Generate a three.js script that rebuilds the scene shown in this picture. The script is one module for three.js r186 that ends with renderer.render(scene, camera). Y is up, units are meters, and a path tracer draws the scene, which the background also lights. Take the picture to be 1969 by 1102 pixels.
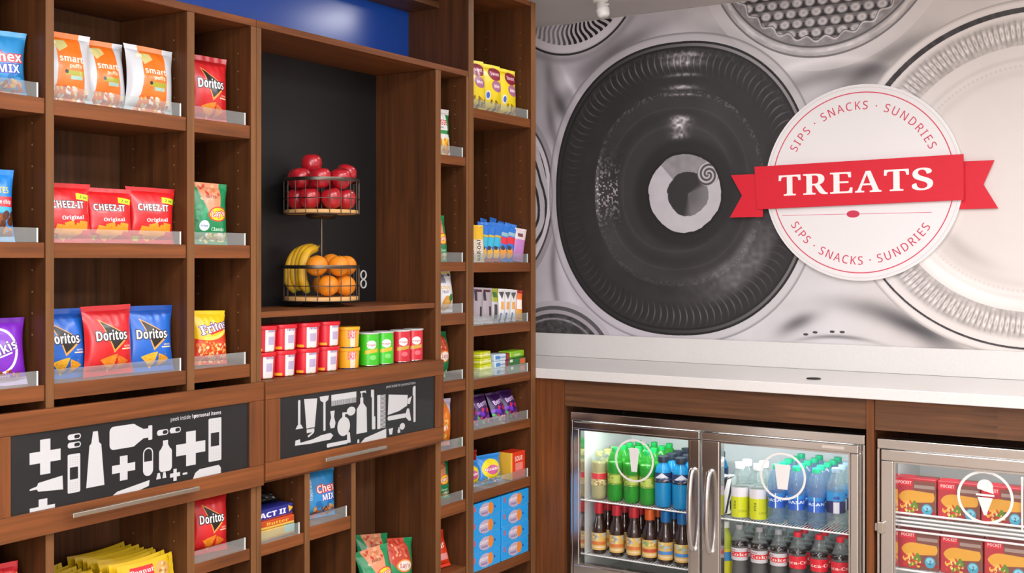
import * as THREE from 'three';
import { RoundedBoxGeometry } from 'three/addons/geometries/RoundedBoxGeometry.js';
import { mergeGeometries } from 'three/addons/utils/BufferGeometryUtils.js';
import { FontLoader } from 'three/addons/loaders/FontLoader.js';
import { TextGeometry } from 'three/addons/geometries/TextGeometry.js';
import { RectAreaLightUniformsLib } from 'three/addons/lights/RectAreaLightUniformsLib.js';

// ---------------------------------------------------------------- camera, light, exposure
// x runs along the mural wall, y up, depth "a" = -z runs along the shelf wall towards the mural
const scene = new THREE.Scene();
const camera = new THREE.PerspectiveCamera(2 * Math.atan(551 / 2221) * 180 / Math.PI, 1969 / 1102, 0.05, 60);
camera.position.set(0, 1.391, 0);
camera.lookAt(-0.5376, 1.391, -0.8432);
camera.setViewOffset(1969, 1102, 0, 51, 1969, 1102);      // level camera, lens shifted down
const renderer = new THREE.WebGLRenderer({ antialias: true });
renderer.toneMapping = THREE.LinearToneMapping;
renderer.toneMappingExposure = 0.8;
renderer.shadowMap.enabled = true;
RectAreaLightUniformsLib.init();
scene.background = new THREE.Color(0x000000);
const CEIL = 2.525, ROOM = { x0: -3.0, x1: 2.4, a0: -2.4, a1: 4.81 };
const LAMP = { panel: 12, color: 0xfdfbff, down: 18, window: 9, fridge: 36, freezer: 14 };  // panel, down and window drive unseen lights out of view
// unseen ceiling light panels over shelves and counter [x, a, width, length]
const PANELS = [[-1.15, 0.25, 0.6, 1.2], [-1.15, 1.75, 0.6, 1.2], [-1.15, 3.05, 0.6, 0.6], [0.55, 0.25, 0.6, 1.2], [0.55, 1.75, 0.6, 1.2], [0.55, 3.35, 0.6, 1.2], [-0.3, -1.4, 1.2, 0.6], [-2.15, 4.08, 0.26, 0.26]];

// ---------------------------------------------------------------- helpers
let seed = 7;
const rnd = () => { seed = (seed * 1664525 + 1013904223) >>> 0; return seed / 4294967296; };
const rr = (a, b) => a + (b - a) * rnd();
const hash = (x, y) => { let h = (x * 374761393 + y * 668265263) | 0; h = Math.imul(h ^ (h >>> 13), 1274126177); return ((h ^ (h >>> 16)) >>> 0) / 4294967296; };
const sm = (a, b, x) => { const t = Math.min(1, Math.max(0, (x - a) / (b - a))); return t * t * (3 - 2 * t); };
function noise(x, y) {
  const i = Math.floor(x), j = Math.floor(y), u = x - i, v = y - j, s = u * u * (3 - 2 * u), t = v * v * (3 - 2 * v);
  const a = hash(i, j), b = hash(i + 1, j), c = hash(i, j + 1), d = hash(i + 1, j + 1);
  return a + (b - a) * s + (c - a) * t + (a - b - c + d) * s * t;
}
const fbm = (x, y) => 0.55 * noise(x, y) + 0.28 * noise(x * 2.1 + 7, y * 2.1 + 3) + 0.17 * noise(x * 4.3 + 1, y * 4.3 + 9);
const taken = {};
function numbered(n) { const k = taken[n] = (taken[n] ?? -1) + 1; return k ? n + '_' + String(k).padStart(3, '0') : n; }
function tag(o, label, category, group) { o.userData.label = label; o.userData.category = category; if (group) o.userData.group = group; return o; }
function shade(m) { m.castShadow = true; m.receiveShadow = true; return m; }
function thing(name, label, category, [x, y, a], turn = 0, group) {
  const o = new THREE.Group(); o.name = numbered(name); scene.add(o);
  o.position.set(x, y, -a); o.rotation.y = turn;
  return tag(o, label, category, group);
}
function part(name, geo, mat, parent) { const m = shade(new THREE.Mesh(geo, mat)); m.name = name; parent.add(m); return m; }
function struct(name, geo, mat) { const m = shade(new THREE.Mesh(geo, mat)); m.name = name; m.userData.kind = 'structure'; scene.add(m); return m; }
function copy(src, [x, y, a], turn, label, group) {
  const r = src.clone(); r.name = numbered(src.name.replace(/_\d+$/, '')); scene.add(r);
  r.position.set(x, y, -a); r.rotation.set(0, turn, 0); r.userData = { ...src.userData, label };
  if (group) r.userData.group = group; return r;
}
const OUT = Math.PI / 2;        // turn of a thing that faces out of the shelf wall

function canvasTex(w, h, draw) {
  const c = document.createElement('canvas'); c.width = w; c.height = h;
  draw(c.getContext('2d'), w, h);
  const t = new THREE.CanvasTexture(c); t.colorSpace = THREE.SRGBColorSpace; t.anisotropy = 8; return t;
}
function dataTex(w, h, fn, srgb = true) {
  const d = new Uint8Array(w * h * 4);
  for (let j = 0; j < h; j++) for (let i = 0; i < w; i++) { const [r, g, b] = fn(i / w, j / h), k = (j * w + i) * 4; d[k] = r; d[k + 1] = g; d[k + 2] = b; d[k + 3] = 255; }
  const t = new THREE.DataTexture(d, w, h); t.magFilter = THREE.LinearFilter; t.minFilter = THREE.LinearMipmapLinearFilter; t.generateMipmaps = true;
  t.wrapS = t.wrapT = THREE.RepeatWrapping; if (srgb) t.colorSpace = THREE.SRGBColorSpace; t.needsUpdate = true; return t;
}
const cl = v => Math.max(0, Math.min(255, v));

// ---------------------------------------------------------------- materials
const std = (color, roughness = 0.5, metalness = 0, extra = {}) => new THREE.MeshStandardMaterial({ color, roughness, metalness, ...extra });
const phys = (o) => new THREE.MeshPhysicalMaterial(o);
// stained wood: u across the grain (metres), v along it
function woodTex(base, amp, s) {
  return dataTex(512, 512, (u, v) => {
    const P = (x, y, px) => { const f = x * px; return f; };
    const wrap = (fx, fy) => { const a = fbm(u * fx + s, v * fy), b = fbm((u - 1) * fx + s, v * fy), t = sm(0.85, 1, u); const c = a + (b - a) * t; const a2 = fbm(u * fx + s, (v - 1) * fy), w = sm(0.85, 1, v); return c + (a2 - c) * w; };
    const g = (wrap(70, 2.2) - 0.5) * 1.0 + (wrap(14, 0.9) - 0.5) * 0.8 + (wrap(160, 7) - 0.5) * 0.5;
    const m = 1 + amp * g;
    return [cl(base[0] * m), cl(base[1] * m), cl(base[2] * m)];
  });
}
const woodMap = woodTex([118, 68, 34], 0.42, 3), woodDarkMap = woodTex([98, 64, 40], 0.5, 41);
const wood = phys({ map: woodMap, roughness: 0.5, specularIntensity: 0.55, clearcoat: 0.06, clearcoatRoughness: 0.35 });
const woodPanel = phys({ map: woodTex([86, 50, 25], 0.42, 77), roughness: 0.5, specularIntensity: 0.5, clearcoat: 0.05, clearcoatRoughness: 0.35 });
const woodEdge = phys({ map: woodTex([122, 82, 48], 0.3, 123), roughness: 0.5, specularIntensity: 0.5 });
const woodDark = phys({ map: woodDarkMap, roughness: 0.5, specularIntensity: 0.6, clearcoat: 0.06, clearcoatRoughness: 0.4 });
const acrylic = phys({ color: 0xf4f8f7, roughness: 0.06, transmission: 0.9, thickness: 0, ior: 1.49 });
const acrylicLitEdge = std(0xe3efe8, 0.25);  // end of the clear sheet, its lit look painted as a pale opaque colour
const blackBoard = phys({ color: 0x090a0b, roughness: 0.55, clearcoat: 0.06, clearcoatRoughness: 0.4 });
const bluePanel = phys({ color: 0x1852b8, roughness: 0.28, clearcoat: 0.8, clearcoatRoughness: 0.22 });
const steel = std(0xdedad7, 0.18, 1);
const steelBright = std(0xd9d6d4, 0.16, 1);
const nickel = std(0xc8bfb2, 0.34, 1);
const wireMetal = std(0x5e554c, 0.35, 0.9);
const whitePaint = std(0xf2f0ec, 0.5);
const quartz = phys({ map: dataTex(256, 256, (u, v) => { const n = hash((u * 256) | 0, (v * 256) | 0), k = 222 + (n - 0.5) * 5 + (n > 0.992 ? -10 : 0); return [k, k - 3, k - 7]; }), roughness: 0.3, clearcoat: 0.3, clearcoatRoughness: 0.2 });
const gasket = std(0x141414, 0.7);
const rubberDark = std(0x1b1a19, 0.8);

// ---------------------------------------------------------------- geometry helpers
// box given by its world extents, relative to o; uv in metres, v along the longest side (the grain)
let pieceNo = 0;
function box(x0, x1, y0, y1, a0, a1, { r = 0.0012, o = [0, 0, 0], grain } = {}) {
  const w = x1 - x0, h = y1 - y0, d = a1 - a0;
  const g = r > 0 ? new RoundedBoxGeometry(w, h, d, 1, Math.min(r, w / 2.1, h / 2.1, d / 2.1)) : new THREE.BoxGeometry(w, h, d);
  const ax = grain ?? (h >= w && h >= d ? 1 : w >= d ? 0 : 2);
  const P = g.attributes.position, N = g.attributes.normal, U = g.attributes.uv; pieceNo++;
  const ou = hash(pieceNo, 11), ov = hash(pieceNo, 29);
  for (let i = 0; i < P.count; i++) {
    const p = [P.getX(i), P.getY(i), P.getZ(i)], n = [Math.abs(N.getX(i)), Math.abs(N.getY(i)), Math.abs(N.getZ(i))];
    const k = n[0] >= n[1] && n[0] >= n[2] ? 0 : n[1] >= n[2] ? 1 : 2;
    const axes = [0, 1, 2].filter(q => q !== k);
    let va = axes.includes(ax) ? ax : axes[1], ua = axes.find(q => q !== va);
    U.setXY(i, p[ua] + ou, p[va] + ov);
  }
  g.translate((x0 + x1) / 2 - o[0], (y0 + y1) / 2 - o[1], -(a0 + a1) / 2 + o[2]);
  return g;
}
// plain cylinder between two points given as (x, y, z)
function rod(p, q, r, n = 8) {
  const A = new THREE.Vector3(...p), B = new THREE.Vector3(...q), d = B.clone().sub(A), L = d.length();
  const g = new THREE.CylinderGeometry(r, r, L, n);
  g.applyQuaternion(new THREE.Quaternion().setFromUnitVectors(new THREE.Vector3(0, 1, 0), d.normalize()));
  const c = A.add(B).multiplyScalar(0.5); g.translate(c.x, c.y, c.z); return g;
}
const merge = (...l) => mergeGeometries(l.flat().map(g => { const q = g.index ? g.toNonIndexed() : g; for (const k of Object.keys(q.attributes)) if (!['position', 'normal', 'uv'].includes(k)) q.deleteAttribute(k); return q; }));
function tube(pts, r, seg = 40, n = 8, closed = false) { return new THREE.TubeGeometry(new THREE.CatmullRomCurve3(pts.map(p => new THREE.Vector3(...p)), closed), seg, r, n, closed); }
function lathe(prof, seg = 28) { return new THREE.LatheGeometry(prof.map(([r, y]) => new THREE.Vector2(r, y)), seg, -Math.PI, Math.PI * 2); }   // u = 0.5 faces +z
function planarUV(g, x0, x1, y0, y1) { const P = g.attributes.position, U = g.attributes.uv; for (let i = 0; i < P.count; i++) U.setXY(i, (P.getX(i) - x0) / (x1 - x0), (P.getY(i) - y0) / (y1 - y0)); return g; }
function extrude(pts, depth, bevel = 0) { const s = new THREE.Shape(pts.map(p => new THREE.Vector2(...p))); return new THREE.ExtrudeGeometry(s, { depth, bevelEnabled: bevel > 0, bevelSize: bevel, bevelThickness: bevel, bevelSegments: 1 }); }

// ---------------------------------------------------------------- room shell
{
  const { x0, x1, a0, a1 } = ROOM, T = 0.12;
  const paint = std(0xe4dfd8, 0.8), ceilPaint = std(0xc2bdbb, 0.85);
  const floorMap = dataTex(512, 512, (u, v) => { const n = fbm(u * 9, v * 9), m = 168 + 30 * (n - 0.5); return [m, m * 0.92, m * 0.84]; });
  struct('floor', box(x0 - T, x1 + T, -0.1, 0, a0 - T, a1 + T, { r: 0 }), std(0xffffff, 0.55, 0, { map: floorMap }));
  struct('ceiling', box(x0 - T, x1 + T, CEIL, CEIL + 0.1, a0 - T, a1 + T, { r: 0 }), ceilPaint);
  struct('wall_left', box(x0 - T, x0, 0, CEIL, a0, a1, { r: 0 }), paint);
  struct('wall_far', box(x0 - T, x1 + T, 0, CEIL, a1, a1 + T, { r: 0 }), paint);
  struct('wall_right', box(x1, x1 + T, 0, CEIL, a0, a1, { r: 0 }), paint);
  struct('wall_near', box(x0 - T, x1 + T, 0, CEIL, a0 - T, a0, { r: 0 }), paint);
  struct('baseboard_right', box(x1 - 0.015, x1 - 0.001, 0.001, 0.1, a0 + 0.02, a1 - 0.02), whitePaint);
}
// unseen frosted window behind the viewer, placed to light the counter and shelf fronts
{
  const g = box(0.1, 2.1, 0.5, 2.2, ROOM.a0 + 0.002, ROOM.a0 + 0.012, { r: 0 });
  const w = struct('window_1', g, std(0xffffff, 0.6, 0, { emissive: 0xf6f7ff, emissiveIntensity: 3 }));
  const f = merge(box(0.02, 0.1, 0.42, 2.28, ROOM.a0 + 0.001, ROOM.a0 + 0.05), box(2.1, 2.18, 0.42, 2.28, ROOM.a0 + 0.001, ROOM.a0 + 0.05), box(0.1, 2.1, 0.42, 0.5, ROOM.a0 + 0.001, ROOM.a0 + 0.05), box(0.1, 2.1, 2.2, 2.28, ROOM.a0 + 0.001, ROOM.a0 + 0.05));
  part('unseen_window_frame', f, whitePaint, w);
  const L = new THREE.RectAreaLight(0xf6f7ff, LAMP.window, 2.0, 1.7); L.position.set(1.1, 1.35, -ROOM.a0 - 0.03); L.lookAt(1.1, 1.35, -5); scene.add(L);
}
// ceiling light panels out of view; the small one gives the blue backs their sheen
{
  const glow = std(0xffffff, 0.6, 0, { emissive: LAMP.color, emissiveIntensity: 4 });
  PANELS.forEach(([x, a, w, l], i) => {
    const t = thing('unseen_ceiling_panel', 'unseen ceiling panel lighting the room, panel ' + ['over the shelf aisle near the entry', 'over the middle of the shelf aisle', 'closest to the fruit stand', 'over the entry on the open side', 'over the middle of the open side', 'in front of the freezer', 'behind the viewer', 'small one above the counter corner'][i], 'light', [x, CEIL, a]);
    const F = 0.025;
    part('frame', merge(box(-w / 2 - F, w / 2 + F, -0.012, 0, -l / 2 - F, -l / 2), box(-w / 2 - F, w / 2 + F, -0.012, 0, l / 2, l / 2 + F), box(-w / 2 - F, -w / 2, -0.012, 0, -l / 2, l / 2), box(w / 2, w / 2 + F, -0.012, 0, -l / 2, l / 2)), whitePaint, t);
    part('diffuser', box(-w / 2, w / 2, -0.008, -0.002, -l / 2, l / 2, { r: 0 }), glow, t);
    const L = new THREE.RectAreaLight(LAMP.color, w < 0.3 ? LAMP.down : LAMP.panel, w, l); L.position.set(x, CEIL - 0.02, -a); L.lookAt(x, 0, -a); scene.add(L);
  });
}

// ---------------------------------------------------------------- mural on the far wall
const MUR = { x0: -2.995, x1: 0.4, y0: 1.03, y1: CEIL - 0.003 };
function muralGray(x, y) {
  const gauss = (d, s) => Math.exp(-d * d / (2 * s * s));
  // glassy background between the jars
  const wx = x + 0.12 * fbm(x * 4, y * 4), wy = y + 0.12 * fbm(x * 4 + 9, y * 4 + 5);
  let g = 214 + 26 * (fbm(wx * 5, wy * 5) - 0.5);
  let tintL = sm(-1.5, -2.6, x);
  const streak = (cx, cy, ang, len, wid, amp) => { const dx = x - cx, dy = y - cy, c = Math.cos(ang), s = Math.sin(ang), p = dx * c + dy * s, q = -dx * s + dy * c; g += amp * gauss(p, len) * gauss(q + p * p * 0.7, wid); };
  g -= tintL * 26 * (0.6 + 0.8 * (fbm(wx * 7 + 3, wy * 3) - 0.4));
  streak(-2.62, 2.3, 0.6, 0.22, 0.035, -60); streak(-2.45, 2.38, 0.55, 0.16, 0.03, -40); streak(-2.72, 2.24, 0.2, 0.05, 0.03, 45);
  streak(-2.78, 2.12, 2.1, 0.16, 0.02, -70); streak(-2.82, 1.98, 1.9, 0.18, 0.016, -60); streak(-2.70, 2.18, 2.2, 0.1, 0.012, 40);
  streak(-2.2, 2.44, 0.15, 0.2, 0.03, 14); streak(-2.78, 1.4, 1.7, 0.2, 0.02, 24); streak(-2.83, 1.35, 1.6, 0.25, 0.012, -60);
  streak(-1.82, 2.3, -0.7, 0.2, 0.03, -50); streak(-1.45, 2.17, 0.06, 0.3, 0.03, -64); streak(-1.25, 2.22, 0.5, 0.16, 0.03, -70); streak(-1.5, 2.235, 0.02, 0.22, 0.012, 30);
  streak(-1.38, 2.11, 0.05, 0.3, 0.02, -18);
  streak(-1.62, 1.125, 0.45, 0.06, 0.02, -90); streak(-1.2, 1.15, -0.42, 0.17, 0.028, -95); streak(-1.05, 1.09, -0.42, 0.1, 0.02, -60);
  streak(-1.45, 1.07, 0.0, 0.1, 0.006, -80);
  for (const [dx, dy] of [[-1.585, 1.075], [-1.545, 1.085], [-1.472, 1.09], [-1.43, 1.09]]) if (Math.hypot((x - dx) / 0.011, (y - dy) / 0.005) < 1) g = 60;

  const polar = (cx, cy, rx, ry, n = 2) => { const dx = (x - cx) / rx, dy = (y - cy) / ry; return [n === 2 ? Math.hypot(dx, dy) : Math.pow(Math.pow(Math.abs(dx), n) + Math.pow(Math.abs(dy), n), 1 / n), Math.atan2(dy, dx)]; };
  const line = (rho, r, w) => gauss(rho - r, w);

  // jar cut off by the ceiling, by the shelf
  { const [p, t] = polar(-2.74, 2.755, 0.385, 0.385);
    if (p < 1.12) g = g + (150 - g) * line(p, 1.06, 0.03) * 0.6;
    if (p < 1) {
      if (p > 0.975) g = 40; else if (p > 0.87) g = 232 - 30 * sm(0.95, 0.975, p);
      else if (p > 0.62) { const k = t * 11, f = Math.abs(((k + 0.35 * Math.sin(p * 20)) % 1 + 1) % 1 - 0.5) * 2; const dark = sm(-1.9, -1.35, t); g = (f > 0.45 + 0.3 * (p - 0.62) ? 215 : 215 - (70 + 125 * dark)) ; }
      else g = 150 + 60 * (fbm(x * 30, y * 30) - 0.5);
    } }
  // honeycomb jar at the top
  { const [p, t] = polar(-1.52, 2.80, 0.52, 0.555);
    if (p < 1.1 && p >= 1) g = g + (225 - g) * 0.5;
    if (p < 1) {
      if (p > 0.985) g = 120; else if (p > 0.93) g = 190 + 70 * (fbm(t * 9, p * 30) - 0.5) + 30 * line(p, 0.95, 0.01); else if (p > 0.905) g = 205 - 120 * line(p, 0.915, 0.007);
      else {
        const zig = 0.845 + 0.018 * Math.sin(t * 34);
        if (p > zig) { g = 150 + 60 * (fbm(t * 16, p * 24) - 0.5); const e = p - zig; g += 70 * gauss(e - 0.012, 0.005) - 90 * gauss(e, 0.004); }
        else {
          const s = 0.055; let i = y / (s * 0.8), row = Math.floor(i), u = x / s + (row & 1 ? 0.5 : 0); const fu = u - Math.floor(u) - 0.5, fv = i - row - 0.5, d = Math.hypot(fu, fv * 0.95);
          g = 168 - 110 * sm(0.34, 0.47, d) * (fv < 0.1 ? 1 : 0.5) + 45 * gauss(d - 0.22, 0.06) + 20 * gauss(d, 0.08) + 30 * (noise(x * 80, y * 80) - 0.5);
        }
      }
    } }
  // pale jar at the side
  { const [p, t] = polar(-0.70, 1.705, 0.70, 0.66);
    if (p < 1.05 && p >= 1) g = 216 - 46 * line(p, 1.05, 0.008) + 10 * line(p, 1.02, 0.01);
    if (p < 1) {
      const th = 0.012 + 0.02 * sm(0.3, 1.9, t) ;
      if (p > 1 - th) g = 55 + 30 * (noise(t * 40, 3) - 0.5); else if (p > 0.95) g = 222; 
      else if (p > 0.78) {
        const k = t * 30, f = k - Math.floor(k) - 0.5, e = (p - 0.865) / 0.07, bead = gauss(Math.hypot(f * 1.5, e * 0.8) - 0.35, 0.14);
        g = 200 - 28 * gauss(e, 0.9) + 48 * bead - 34 * gauss(f - 0.42, 0.1) * gauss(e, 0.8) + 52 * (fbm(x * 60, y * 60) - 0.5);
        g = g + (214 - g) * sm(0.92, 0.95, p);
      } else {
        g = 217 + 8 * (fbm(x * 3, y * 3) - 0.5) - 12 * line(p, 0.70, 0.01) - 9 * line(p, 0.62, 0.02) - 14 * line(p, 0.66, 0.006) * (Math.sin(t * 160) > 0 ? 1 : 0.2);
        g += 26 * line(p, 0.72, 0.04) * gauss(t + 2.2, 0.5) - 26 * gauss(p - 0.55, 0.03) * gauss(t + 2.3, 0.25);
      }
    } }
  // jar at the low corner and the one behind the shelf edge
  { const [p, t] = polar(-2.82, 0.86, 0.33, 0.31);
    if (p < 1.08) { if (p > 1) g = 190; else if (p > 0.94) g = 90; else if (p > 0.88) g = 170; else g = 62 + 60 * (fbm(t * 14, p * 30) - 0.4) + 90 * line(p, 0.8, 0.012); } }
  { const [p] = polar(-3.12, 1.7, 0.29, 0.42);
    if (p < 1.08) { if (p > 1) g = 168; else if (p > 0.97) g = 70; else if (p > 0.9) g = 225; else { const q = Math.sin(p * 42 + 2.5 * Math.sin(y * 11) + 3 * fbm(x * 9, y * 5)); g = q > -0.55 ? 205 + 24 * (fbm(x * 20, y * 9) - 0.5) : 46; } } }

  // big dark jar
  { const [p, t] = polar(-2.185, 1.714, 0.628, 0.664, 2.22);
    if (p < 1.06 && p >= 1) { g = g + (196 - g) * 0.7; g -= 50 * line(p, 1.055, 0.006); }
    if (p < 1) {
      const a = t < -Math.PI / 2 ? t + 2 * Math.PI : t;   // angle, continuous over the top
      const right = sm(1.4, 0.2, Math.abs(t)), top = gauss(t - 1.5, 0.9), bot = gauss(t + 1.6, 0.9);
      if (p > 0.985) g = 22; else if (p > 0.965) g = 40 + 105 * gauss(t - 0.9, 0.7) + 60 * gauss(t + 0.7, 0.5); else if (p > 0.95) g = 26;
      else if (p > 0.78) {
        g = 40 + 10 * (fbm(x * 20, y * 20) - 0.5);
        const bend = (p - 0.87) / 0.06, k = t * 17 + 0.28 * bend * bend, f = Math.abs(k - Math.round(k));
        const onRib = gauss(p - 0.865, 0.04);
        g += (f < 0.09 ? 1 : 0) * onRib * (7 + 66 * gauss(t - 1.9, 0.55) + 55 * gauss(t + 1.5, 0.6) + 46 * gauss(t - 0.55, 0.35));
        if (p > 0.9) g += 34 * (noise(t * 60, p * 60) - 0.4) * top;
      } else if (p > 0.665) { g = 42 + 12 * (fbm(t * 6, p * 12) - 0.5); }
      else if (p > 0.635) g = 48 + 36 * (noise(t * 52, p * 90) > 0.6 ? 1 : 0) * (0.4 + top * 0.6);
      else { g = 51 + 16 * (fbm(x * 7, y * 7) - 0.5) - 8 * line(p, 0.5, 0.03) + 9 * line(p, 0.43, 0.008) + 9 * line(p, 0.55, 0.005); }
      // printed reflections of the photographed glass
      const bar = gauss(t - 1.5, 0.11);
      for (const [r, w, k] of [[0.91, 0.014, 120], [0.86, 0.02, 130], [0.775, 0.008, 110], [0.69, 0.01, 130], [0.64, 0.006, 90], [0.48, 0.012, 90], [0.44, 0.03, 150], [0.36, 0.02, 130]]) g += k * bar * line(p, r, w) * (0.25 + 1.1 * noise(x * 90, y * 90));
      if (p > 0.47 && p < 0.66) g += 120 * gauss(Math.PI - Math.abs(t), 0.22) * (noise(x * 130, y * 130) > 0.66 ? 1 : 0) + 60 * line(p, 0.645, 0.012) * gauss(Math.PI - Math.abs(t), 0.2);
      const cres = gauss(t + 0.82, 0.36) * sm(0.58, 0.64, p) * sm(0.85, 0.76, p); g += cres * (52 + 34 * (noise(x * 60, y * 60) - 0.5));
      g += 14 * gauss(t + 2.45, 0.3) * gauss(p - 0.58, 0.1);
      // mouth of the bottle
      const hx = x + 2.143, hy = y - 1.693, hd = Math.hypot(hx, hy), ha = Math.atan2(hy, hx), wob = 0.007 * (fbm(ha * 3 + 20, 2) - 0.5) * 2;
      if (hd < 0.27) g = g + (34 - g) * sm(0.27, 0.22, hd);
      if (hd < 0.177 + wob) {
        g = 190 + 16 * (fbm(x * 16, y * 16) - 0.5);
        if (ha > 0.9 && ha < 2.3 && hd > 0.06) g = 142 + 20 * (noise(x * 40, y * 40) - 0.5);
        const ix = x + 2.126, iy = y - 1.69, id = Math.hypot(ix, iy);
        if (id < 0.1 + wob) { g = 46; const ia = Math.atan2(iy, ix); g += 62 * sm(-1.9, -1.3, ia) * sm(0.75, 0.25, ia) * (0.8 + 0.4 * sm(0.02, 0.1, id)); }
        const qx = x + 2.03, qy = y - 1.772, qd = Math.hypot(qx, qy);
        if (qd < 0.052) g = 128 + 70 * Math.sin(qd * 330 + 2 * Math.atan2(qy, qx));
      } else if (hd < 0.19 + wob) g = 24;
    } }
  return cl(g);
}
{
  const W = 2048, H = 940, d = new Uint8Array(W * H * 4);
  for (let j = 0; j < H; j++) for (let i = 0; i < W; i++) {
    const x = MUR.x0 + (MUR.x1 - MUR.x0) * (i + 0.5) / W, y = MUR.y0 + (MUR.y1 - MUR.y0) * (j + 0.5) / H;
    let s = 0; for (const [ox, oy] of [[-0.0004, 0.0003], [0.0004, -0.0003]]) s += muralGray(x + ox, y + oy); s /= 2;
    const k = (j * W + i) * 4, warmLight = sm(-1.6, -0.9, x) * sm(90, 200, s), coolLight = sm(-1.8, -2.5, x) * sm(60, 200, s);  // tint of the room light put into the print, warm to cool
    d[k] = cl(s + 1); d[k + 1] = cl(s - 2 - 5 * warmLight - 3 * coolLight); d[k + 2] = cl(s - 1 - 12 * warmLight + 3 * coolLight); d[k + 3] = 255;
  }
  const t = new THREE.DataTexture(d, W, H); t.magFilter = THREE.LinearFilter; t.colorSpace = THREE.SRGBColorSpace; t.needsUpdate = true;
  const g = new THREE.BoxGeometry(MUR.x1 - MUR.x0, MUR.y1 - MUR.y0, 0.003);
  const m = thing('wall_mural', 'black and white printed mural of glass jar bottoms covering the wall over the counter', 'mural', [(MUR.x0 + MUR.x1) / 2, MUR.y0, 4.808]);
  g.translate(0, (MUR.y1 - MUR.y0) / 2, 0);
  part('mural_print', g, std(0xffffff, 0.6, 0, { map: t }), m);
}

// ---------------------------------------------------------------- round sign with ribbon
{
  const RED = 0xd4112a, R = 0.405;
  const s = thing('round_sign', 'round white wall sign with red lettering and a red ribbon across it', 'sign', [-1.35, 1.71, 4.806]);
  const disc = new THREE.CylinderGeometry(R, R, 0.018, 96, 1); disc.rotateX(Math.PI / 2); disc.translate(0, 0, 0.012);
  part('disc', disc, std(0xefecea, 0.45), s);
  const tex = canvasTex(1400, 1400, (c, W) => {
    const k = W / 2 / R, C = W / 2; c.fillStyle = '#e6e3e2'; c.fillRect(0, 0, W, W);
    c.strokeStyle = '#b9b4b2'; c.lineWidth = 2; c.beginPath(); c.arc(C, C, 0.393 * k, 0, 7); c.stroke();
    c.strokeStyle = '#cf2f4c'; c.lineWidth = 7; c.beginPath(); c.arc(C, C, 0.372 * k, 0, 7); c.stroke();
    c.fillStyle = '#c9304f'; c.textAlign = 'center'; c.textBaseline = 'middle'; c.font = '82px sans-serif';
    const word = 'SIPS · SNACKS · SUNDRIES', n = word.length, w0 = [...word].map(q => c.measureText(q).width), sum = w0.reduce((p, q) => p + q, 0);
    for (const side of [1, -1]) {
      const rad = (side > 0 ? 0.318 : 0.322) * k, tot = rad * (side > 0 ? 2.28 : 2.06), wd = w0.map(q => q + (tot - sum) / n); let run = -tot / 2;
      [...word].forEach((q, i) => {
        const mid = (run + wd[i] / 2) / rad; run += wd[i];
        c.save(); c.translate(C, C);
        if (side > 0) { c.rotate(mid * 1.0 + 0.03); c.translate(0, -rad); } else { c.rotate(-mid * 1.0 + 0.03); c.translate(0, rad); }
        c.fillText(q, 0, 0); c.restore();
      });
    }
    c.fillRect(C - 0.33 * k, C + 0.128 * k, 0.27 * k, 3); c.fillRect(C + 0.0 * k, C + 0.128 * k, 0.285 * k, 3);
    c.beginPath(); c.ellipse(C - 0.028 * k, C + 0.129 * k, 0.027 * k, 0.015 * k, 0, 0, 7); c.fill();
  });
  const face = new THREE.CylinderGeometry(R - 0.004, R - 0.004, 0.001, 96, 1); face.rotateX(Math.PI / 2); face.translate(0, 0, 0.0222); planarUV(face, -R, R, -R, R);
  part('printed_face', face, std(0xffffff, 0.45, 0, { map: tex }), s);
  const red = std(RED, 0.6);
  const tail = (pts) => extrude(pts, 0.006, 0.0006);
  const P = (x, y) => [x + 1.35, y - 1.71];
  part('ribbon_tail', tail([P(-1.765, 1.762), P(-1.909, 1.762), P(-1.858, 1.671), P(-1.914, 1.577), P(-1.765, 1.577)]), red, s).position.z = 0.023;
  part('ribbon_tail', tail([P(-0.965, 1.779), P(-0.834, 1.779), P(-0.874, 1.686), P(-0.820, 1.592), P(-0.965, 1.592)]), red, s).position.z = 0.006;
  part('ribbon_band', tail([P(-1.799, 1.793), P(-0.943, 1.806), P(-0.941, 1.627), P(-1.786, 1.610)]), red, s).position.z = 0.03;
  const font = await new FontLoader().loadAsync('fonts/droid/droid_serif_bold.typeface.json');
  const letters = [];
  let xx = 0; const adv = [0.103, 0.118, 0.104, 0.112, 0.103, 0.1];
  [...'TREATS'].forEach((ch, i) => {
    const g = new TextGeometry(ch, { font, size: 0.088, depth: 0.0012, curveSegments: 6 }); g.computeBoundingBox();
    const bb = g.boundingBox, w = bb.max.x - bb.min.x, tw = [0.097, 0.105, 0.094, 0.108, 0.1, 0.083][i];
    g.translate(-bb.min.x, 0, 0); g.scale(tw / w, 1, 1); g.translate(xx, 0, 0); letters.push(g); xx += tw + 0.0105;
  });
  const L = part('lettering', merge(letters), std(0xf3efec, 0.45), s); L.position.set(-0.340, -0.046, 0.0365); L.rotation.z = 0.012;
  L.scale.x = 0.634 / (xx - 0.0105);
}

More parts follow.
